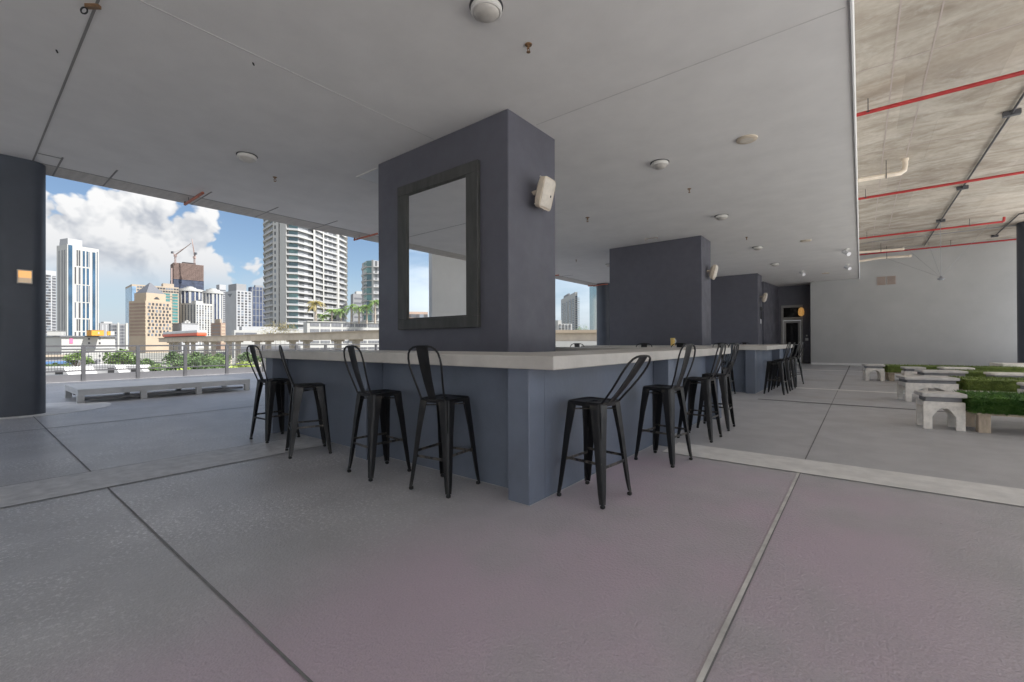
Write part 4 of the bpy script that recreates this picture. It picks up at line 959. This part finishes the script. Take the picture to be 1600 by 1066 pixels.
T = Tower('grey roofed block between the two condominiums', 'building', 548, 552, 590, 380, 12); H_ = T.h(457); T.body(0, H_, 'city_grey'); T.body(H_, T.h(452.5), 'city_white', 'roof_house', x=(T.Lr*.15, T.Lr*.7), y=(2, 9)); T.right_grid('window_band', 'city_dark', [T.Lr*.5], lin(6, H_-2, 10), T.Lr*.9, 1.2)
# P parking podium
T = Tower('long white parking podium with two rows of dark openings and palms on its roof', 'parking garage', 474, 480, 640, 150, 12, 'parking_podium'); H_ = T.h(500)
T.body(0, H_, 'city_white'); k = 0
xs_ = [(484.8, 498.5), (501, 515.5), (518, 533.5), (536, 552.8), (555.2, 572.8), (575.3, 592), (595, 612)]
local_x = T.lx
for a, b in xs_:
    for y0, y1 in ((502, 507.3), (511.8, 517), (530, 534), (541, 545)):
        w_ = MB().box(local_x(a), local_x(b), -.06, .2, T.h(y1), T.h(y0)).build('opening', 'city_dark', T.t); n_ = 7; g = MB()
        for q in range(1, n_): xx = local_x(a)+(local_x(b)-local_x(a))*q/n_; g.box(xx-.05, xx+.05, -.12, -.061, T.h(y1), T.h(y0))
        g.build('bars', 'city_white2', w_)
MB().box(0, T.Lr, -.3, .05, T.h(500.2), H_+.2).build('coping', 'city_white', T.t)
T = Tower('low white podium with a slotted band left of the condominium', 'building', 362, 366, 480, 175, 6); H_ = T.h(512.5); T.body(0, H_, 'city_white'); 
for f0, f1 in ((.02, .12), (.13, .29), (.42, .52), (.55, .8)): T.strip_r(f0, f1, T.h(521.5), T.h(516.5), 'city_dark', 'opening')
T.body(H_, T.h(506), 'city_white2', 'upper_deck', x=(T.Lr*.11, T.Lr*.60), y=(3, 12)); T.strip_r(.06, .9, T.h(548), T.h(538), 'city_dark', 'opening', .1); T.strip_r(.75, .95, T.h(534), T.h(527), 'city_white2', 'opening', .1)

# right-hand gap
T = Tower('white condominium with dark window columns seen right of the nearest pillar', 'tower', 845, 899, 902.5, 330, 12); H_ = T.h(457); T.body(0, H_, 'city_white'); T.t.rotation_euler.z += 0
d_ = T.Ll
for f0, f1 in ((.08, .16), (.27, .38), (.52, .62), (.70, .76), (.84, .94)): T.strip_l(f0, f1, 4, H_-4, 'glass_navy')
m_ = MB().box(-.35, 0, d_*.06, d_*.95, -.3, .3).mesh('balcony', 'city_white'); copies(m_, 'balcony', T.t, [(0, 0, z) for z in lin(5, H_-4, 26)])
T.strip_r(.1, .9, 4, H_-3, 'glass_navy'); m_ = MB().box(0, T.Lr+1.4, -1.2, 0, -.25, .25).mesh('balcony', 'city_white'); copies(m_, 'balcony', T.t, [(0, 0, z) for z in lin(5, H_-4, 26)]); T.body(H_, T.h(453), 'city_grey', 'penthouse', x=(.2, T.Lr*.9), y=(T.Ll*.45, T.Ll*.8))
T = Tower('low white building with rows of square windows seen right of the nearest pillar', 'building', 850, 872, 894, 120, 20); H_ = T.h(506.5); T.body(0, H_, 'city_white'); T.right_grid('window', 'recess', lin(T.Lr*.02, T.Lr*.95, 4), [T.h(508.5+3*i) for i in range(4)], .55, .3); T.body(H_, T.h(501), 'city_white', 'upper_storey', x=(-.01, T.Lr*.25), y=(0.01, 6))
T = Tower('teal and blue glass tower beside the slim round column', 'tower', 921.8, 933, 985, 300, 10); T.body(0, T.h(420), 'glass_pale', 'glass_wall'); T.strip_l(0.02, 1, 1, T.h(420.5), 'glass_teal', 'glass_wall', .2); T.strip_r(0, .03, 1, T.h(420.5), 'city_dark', 'mullion'); m_ = MB().box(-.15, T.Lr, -.15, 0, -.12, .12).mesh('floor_line', 'city_white2'); copies(m_, 'floor_line', T.t, [(0, 0, z) for z in lin(4, T.h(421), 16)])
t = thing('boundary_wall', 'long beige wall with an orange topped ledge beyond the right opening', 'wall', at(900, 78, GZ), -YAW)
MB().box(-12, 16, 0, 2, 0, alt(519.5, 78, 900)-GZ).build('wall', 'concrete', t); MB().box(-12, 16, -.5, 2.2, alt(521, 78, 900)-GZ, alt(516.5, 78, 900)-GZ).build('ledge', 'tan', t); MB().box(-12, 16, -.6, -.01, 0, alt(534, 78, 900)-GZ).build('plinth', 'city_white', t)

# white building at far left with roof boxes
T = Tower('white two storey building with dark roof edge behind the left railing', 'building', 62, 96, 180, 98, 10, 'building'); H_ = T.h(521); T.body(0, H_, 'city_white'); MB().box(-.3, T.Lr+.3, -.35, T.Ll, H_, H_+.25).build('roof_edge', 'city_dark', T.t)
for px, py in ((137.5, 524), (154.5, 524), (137.5, 531), (154.5, 531), (154.5, 552), (154.5, 560), (137, 552)):
    f = (px-96)/(180-96); MB().box(T.Lr*f-.16, T.Lr*f+.16, -.05, .1, T.h(py)-.22, T.h(py)+.22).build('window', 'recess', T.t)
MB().box(T.Lr*.14, T.Lr*.20, -.08, .05, T.h(531.5), T.h(523.5)).build('banner', 'pinkbanner', T.t); MB().box(0, T.Lr, -.2, 0, T.h(540), T.h(538)).build('string_course', 'city_white2', T.t)
for f in (.25, .45, .6, .85): MB().box(T.Lr*f, T.Lr*f+1.0, -.05, .1, 0, 2.3).build('door', 'city_grey', T.t)
C_ = T
for nm, lab, a, b, y0, y1, mt in (('roof_tank', 'orange roof box on the white building behind the left railing', 143, 162.5, 510.7, 520.5, 'orange'), ('roof_tank', 'small white roof box on the white building behind the left railing', 97, 103, 512, 520.5, 'city_white')):
    p0, p1 = at(a, 100), at(b, 102); t = thing(nm, lab, 'roof box', (p0.x, p0.y, GZ+H_+.25), math.atan2((p1-p0).y, (p1-p0).x)); L = (p1-p0).length; hh = T.h(y0)-H_-.25
    MB().box(0, L, 0, 2.5, 0, hh).build('casing', mt, t, bevel=.05, seg=1); MB().box(-.05, L+.05, -.05, 2.55, hh, hh+.06).build('lid', mt, t); MB().box(L*.5, L*.62, -.06, 0, hh*.3, hh*.7).build('hatch', 'city_white2', t)
p0, p1 = at(168, 100), at(179, 102); t = thing('roof_sign', 'small white and orange sign on the white building behind the left railing', 'sign', (p0.x, p0.y, GZ+H_+.25), math.atan2((p1-p0).y, (p1-p0).x)); L = (p1-p0).length
MB().box(L*.45, L, 0, .2, .1, 1.0).build('panel', 'city_white', t); MB().box(0, L*.44, 0, .2, .1, 1.0).build('panel', 'orange', t); MB().box(.1, .2, .05, .15, 0, .1).box(L-.2, L-.1, .05, .15, 0, .1).build('post', 'city_dark', t)
t = thing('shop_building', 'bluish grey low shopfront with a blue fascia at the far left of the street', 'building', at(52, 88, GZ), -bearing(70)+.2)
MB().box(0, 6.2, 0, 6, 0, 3.1).build('wall', 'city_grey', t); MB().box(-.1, 6.3, -.25, -.01, 1.7, 2.2).build('fascia', 'sign_blue', t); MB().box(-.2, 6.4, -.4, 6.2, 3.1, 3.5).build('roof', 'tan_pale', t); MB().box(.4, 5.8, -.06, 0, .3, 1.5).build('window', 'recess', t)

# elevated guideway with paired columns, and a train
gl_ = lambda i: (-75.6+12.4*i, 110-10.2*i)     # lateral, depth
def lat(l, d, z=0): return Vector((d*math.sin(YAW)+l*math.cos(YAW), d*math.cos(YAW)-l*math.sin(YAW), z))
g0, g1 = lat(*gl_(-2.6)), lat(*gl_(5.6)); gd = (g1-g0).normalized(); Lg = (g1-g0).length
t = thing('guideway', 'beige concrete elevated guideway crossing in front of the city', 'viaduct', (g0.x, g0.y, GZ), math.atan2(gd.y, gd.x)); zt = 3.05-GZ
MB().box(0, Lg, -1.5, 1.5, zt-1.25, zt-.18).build('beam', 'concrete', t); MB().box(-.1, Lg+.1, -1.75, 1.75, zt-.179, zt).build('ledge', 'tan_pale', t)
stp = (lat(*gl_(1))-lat(*gl_(0))).length
for i in range(-2, 6):
    for o in (-2.7, 2.7):
        x = (i+2.6)*stp+o
        MB().box(x-.42, x+.42, -.42, .42, 0, zt-1.55).build('column', 'concrete_col', t); MB().box(x-.5, x+.5, -.9, .9, zt-1.549, zt-1.251).build('column_head', 'concrete_col', t)
tx = 1.6*stp; t2 = thing('train', 'white roofed train car with a red band on the guideway', 'train', g0+gd*(Lg*.02)+Vector((0, 0, 3.06)), math.atan2(gd.y, gd.x))
MB().box(0, 33, -1.1, 1.1, .25, 1.0).build('body', 'trainred', t2, bevel=.1); MB().box(.1, 32.9, -1.05, 1.05, 1.001, 1.75).build('roof', 'carwhite', t2, bevel=.15); MB().box(.3, 32.7, -.8, .8, 0, .249).build('underframe', 'dark', t2)

# ------------------------------------------------------------------ trees, palms, hedges
def leaf_cloud(n, rx, ry, rz, size, seed, clump=14, flat=0):
    rnd = random.Random(seed); mb = MB(); cl = []
    for k in range(clump):
        a = rnd.uniform(0, 2*PI); e = rnd.uniform(-.6, 1); q = math.sqrt(max(0, 1-e*e)); r = rnd.uniform(.45, .85)
        cl.append((Vector((rx*q*math.cos(a)*r, ry*q*math.sin(a)*r, rz*e*r)), rnd.uniform(.28, .5)))
    for i in range(n):
        c, cr_ = cl[rnd.randrange(clump)]
        d = Vector((rnd.gauss(0, 1), rnd.gauss(0, 1), rnd.gauss(0, 1))).normalized()*rnd.uniform(.5, 1.05)
        p = c+Vector((d.x*rx*cr_, d.y*ry*cr_, d.z*rz*cr_))
        u = Vector((rnd.gauss(0, 1), rnd.gauss(0, 1), rnd.gauss(0, .7))).normalized(); v = u.cross(Vector((rnd.gauss(0, 1), rnd.gauss(0, 1), rnd.gauss(0, 1)))).normalized()
        s = size*rnd.uniform(.6, 1.3); mb.add([p-u*s, p+v*s*.55, p+u*s, p-v*s*.55], [(0, 1, 2, 3)])
    return mb
CROWNS = [leaf_cloud(1500, 1, 1, .8, .085, 11+k).mesh('crown', ['leaf_mid', 'leaf_dark', 'leaf_mid'][k]) for k in range(3)]
def tree(px, depth, top, hw, label, kind=0, base=GZ):
    p = at(px, depth, base); t = thing('street_tree', label, 'tree', p, px*.7, 'trees below the railing'); r = hw/FPX*depth; zt = alt(top, depth, px)-base
    o = link('crown', CROWNS[kind], t, (0, 0, zt-r*.8)); o.scale = (r, r, r)
    tr = MB(); hgt = zt-r*.8
    tr.tube([(0, 0, 0), (.05*r, 0, hgt*.5), (0, .05*r, hgt)], .1, 7, rs=[.09*r+.06, .07*r+.04, .03*r+.02])
    for k in range(4): a = k*1.7; tr.tube([(0, 0, hgt*.6), (.5*r*math.cos(a), .5*r*math.sin(a), hgt+.2*r)], .05, 5, rs=[.05*r, .015*r])
    tr.build('trunk', 'bark', t, smooth=True)
for px, d, top, hw, lab, kind in ((120, 60, 545, 16, 'rounded green tree in front of the white building at far left', 0), (84, 60, 560, 10, 'low bushy tree nearest the dark left column', 1), (104, 56, 563, 8, 'small shrub like tree at the foot of the far left street', 0),
    (190, 62, 540, 28, 'broad bright green tree behind the second railing bay', 2), (228, 60, 554, 16, 'dark tree between the first guideway columns', 1), (245, 58, 565, 10, 'low tree beside the bright road surface', 0),
    (276, 60, 543, 18, 'dense dark tree left of a guideway column', 1), (312, 60, 544, 17, 'dense dark tree behind the third railing post', 1), (346, 60, 547, 15, 'dark tree beside the two small palms', 1),
    (385, 62, 545, 16, 'dark green tree above the yellow green hedge', 1), (410, 64, 551, 9, 'small tree hidden behind the leftmost stool', 0), (140, 58, 556, 7, 'thin tree beside a railing post at far left', 0)):
    tree(px, d, top, hw, lab, kind)
def palm(px, depth, top, base_z, fr, label, dry=False, n=22, tk=.16):
    p = at(px, depth, base_z); t = thing('palm_tree', label, 'palm', p, px, 'palms among the buildings'); h = alt(top, depth, px)-base_z; rnd = random.Random(int(px*7)); hc = max(h-fr*.55, .5)
    MB().tube([(0, 0, 0), (.1, 0, hc*.5), (0, .05, hc)], tk, 8, rs=[tk*1.25, tk, tk*.8]).build('trunk', 'palmtrunk', t, smooth=True)
    mb = MB()
    for k in range(n):
        a = 2*PI*k/n+rnd.uniform(-.2, .2); e = rnd.uniform(-.3, 1.1); L = fr*rnd.uniform(.85, 1.1); pts = []
        for i in range(8):
            s = i/7; pts.append(Vector((math.cos(a)*L*s*math.cos(e*(1-s*.2)), math.sin(a)*L*s*math.cos(e*(1-s*.2)), hc+L*(s*math.sin(e)-s*s*.75))))
        w = Vector((-math.sin(a), math.cos(a), 0))
        for i in range(7):
            for sgn in (-1, 1):
                for q in (0, .5):
                    c = pts[i].lerp(pts[i+1], q); nx = pts[i].lerp(pts[i+1], q+.35); ln = fr*.24*math.sin(PI*min(1, (i+q)/7*.85+.12)); tip = c.lerp(nx, 1.3)+w*sgn*ln-Vector((0, 0, ln*.55)); mb.add([c, nx, tip], [(0, 1, 2)])
    mb.build('fronds', 'leaf_dry' if dry else 'leaf_mid', t)
Zp = 0
pz = GZ+(alt(500, 150, 480)-GZ)
palm(493.5, 158, 462, pz-.4, 3.9, 'tall yellowing palm with a pale trunk on the parking podium roof', True, 26, .45)
for px, top, lab in ((505, 484, 'small dark palm beside the tall yellowing palm'), (519, 476, 'leaning palm in the left of the podium palm group'), (533, 476, 'palm in the middle of the podium palm group'), (549, 469, 'tallest green palm in the podium palm group'), (561, 472, 'palm right of the tallest green palm'), (573, 470, 'palm nearest the pillar in the podium palm group'), (586, 462, 'palm frond cluster cut off by the pillar edge')):
    palm(px, 159, top, pz-.4, 3.2, lab, False, 20, .3)
palm(333, 60, 545, GZ, 1.6, 'left of two small palms under the guideway', False, 16, .12); palm(343, 58, 548, GZ, 1.5, 'right of two small palms under the guideway', False, 16, .12)
def hedge(px0, px1, depth, top, label, m):
    p0, p1 = at(px0, depth), at(px1, depth); L = (p1-p0).length; t = thing('hedge', label, 'hedge', (p0.x, p0.y, GZ), math.atan2((p1-p0).y, (p1-p0).x)); zt = alt(top, depth, px0)-GZ
    mb = leaf_cloud(2600, L/2, 1.2, zt*.36, .16, int(px0), 40); mb.v = [(x+L/2, y, max(.02, z+zt*.66)) for x, y, z in mb.v]; mb.build('foliage', m, t); st = MB()
    for k in range(10): st.tube([(L*(k+.5)/10, 0, 0), (L*(k+.5)/10+.1, 0, zt*.6)], .05, 5)
    st.build('stems', 'bark', t)
hedge(355, 415, 48, 562, 'bright yellow green hedge behind the fourth railing bay', 'leaf_bright'); hedge(280, 300, 47, 571, 'small yellowish hedge left of the third railing post', 'leaf_bright'); hedge(398, 470, 165, 500, 'planted greenery on the low white podium roof', 'leaf_dry')
hedge(255, 362, 54, 556, 'dark green shrubbery along the foot of the guideway columns', 'leaf_dark'); hedge(898, 924, 250, 507, 'distant green tree belt between the towers right of the pillar', 'leaf_mid')

# vehicles in the street lot, roofs seen through the railing
def van(px, depth, ztop, L, label, m='carwhite', name='parked_van', cat='van', H=None, rz=0):
    p = at(px, depth); H = H or 2.6; t = thing(name, label, cat, (p.x, p.y, ztop-H), -YAW+rz, 'vehicles parked below the deck'); W = 2.0
    prof = [(-L/2, .4), (-L/2, H*.96), (-L/2+.15, H), (L/2-1.4, H), (L/2-.75, H*.62), (L/2, H*.52), (L/2, .4)] if H > 1.8 else [(-L/2, .35), (-L/2, H*.6), (-L/2+.5, H*.66), (-L/2+1.0, H), (L/2-1.9, H), (L/2-1.1, H*.64), (L/2, H*.55), (L/2, .35)]
    MB().prism(prof, -W/2, W/2, 'y').build('body', m, t, bevel=.06, seg=2)
    g = MB(); 
    if H > 1.8: g.box(L/2-2.4, L/2-1.5, -W/2-.01, W/2+.01, H*.6, H*.86)
    else: g.prism([(-L/2+.75, H*.68), (-L/2+1.1, H*.94), (L/2-2.0, H*.94), (L/2-1.35, H*.68)], -W/2-.012, W/2+.012, 'y')
    g.build('side_windows', 'dark', t)
    for x in (-L/2+.9, L/2-.95):
        for y in (-W/2+.08, W/2-.08): wl = MB().prism([(x+.34*math.cos(k*PI/8), .34+.34*math.sin(k*PI/8)) for k in range(16)], y-.11, y+.11, 'y').build('wheel', 'tyre', t); MB().prism([(x+.18*math.cos(k*PI/5), .34+.18*math.sin(k*PI/5)) for k in range(10)], y-.12, y+.12, 'y').build('rim', 'carsilver', wl)
lot_z = -3.9
struct('parking_lot', MB().prism([(v.x, v.y) for v in (at(20, 38), at(290, 34), at(300, 70), at(20, 75))], GZ+.02, lot_z), 'lot')
def zt_(py, d, px): return alt(py, d, px)
van(92, 52, lot_z+2.45, 6.0, 'white van parked nearest the dark left column'); van(115, 54, lot_z+2.4, 5.6, 'white van second from the left in the lot', rz=.1); van(172, 56, lot_z+2.5, 6.4, 'long white van behind the second railing bay', rz=-.1); van(205, 57, lot_z+2.4, 6.0, 'white van right of the long one behind the second bay', rz=.15)
van(90, 46, lot_z+1.9, 4.8, 'dark sport utility car in front of the white vans', 'cardark', 'parked_car', 'car', 1.78); van(118, 46, lot_z+1.85, 4.6, 'silver car in front of the second white van', 'carsilver', 'parked_car', 'car', 1.75); van(153, 47, lot_z+1.9, 4.7, 'white car with dark windows beside a railing post', 'carwhite', 'parked_car', 'car', 1.78); van(184, 47, lot_z+1.8, 4.6, 'dark car in front of the long white van', 'cardark', 'parked_car', 'car', 1.7)
struct('road', MB().add([tuple(v) for v in (at(140, 85, GZ+.01), at(330, 42, GZ+.01), at(420, 42, GZ+.01), at(260, 95, GZ+.01))], [(0, 1, 2, 3)]), 'strip')

# buildings across the other street, seen only in the mirror
for i, (az, d, w, h, m, lab) in enumerate(((-128.5, 230, 70, 17, 'city_white', 'low white block reflected at the bottom of the mirror'), (-125.0, 200, 26, 20, 'brown', 'small brown block reflected at the left edge of the mirror glass'))):
    a = math.radians(az); p = Vector((math.sin(a)*d, math.cos(a)*d, GZ)); t = thing('building', lab, 'building', p, -a)
    MB().box(-w/2, w/2, 0, 15, 0, h).build('wall', m, t); me = MB().box(-.9, .9, -.1, .1, -.8, .8).mesh('window', 'recess'); copies(me, 'window', t, [(x, 0, z) for z in lin(1, h, 5) for x in lin(-w/2, w/2, 14)])
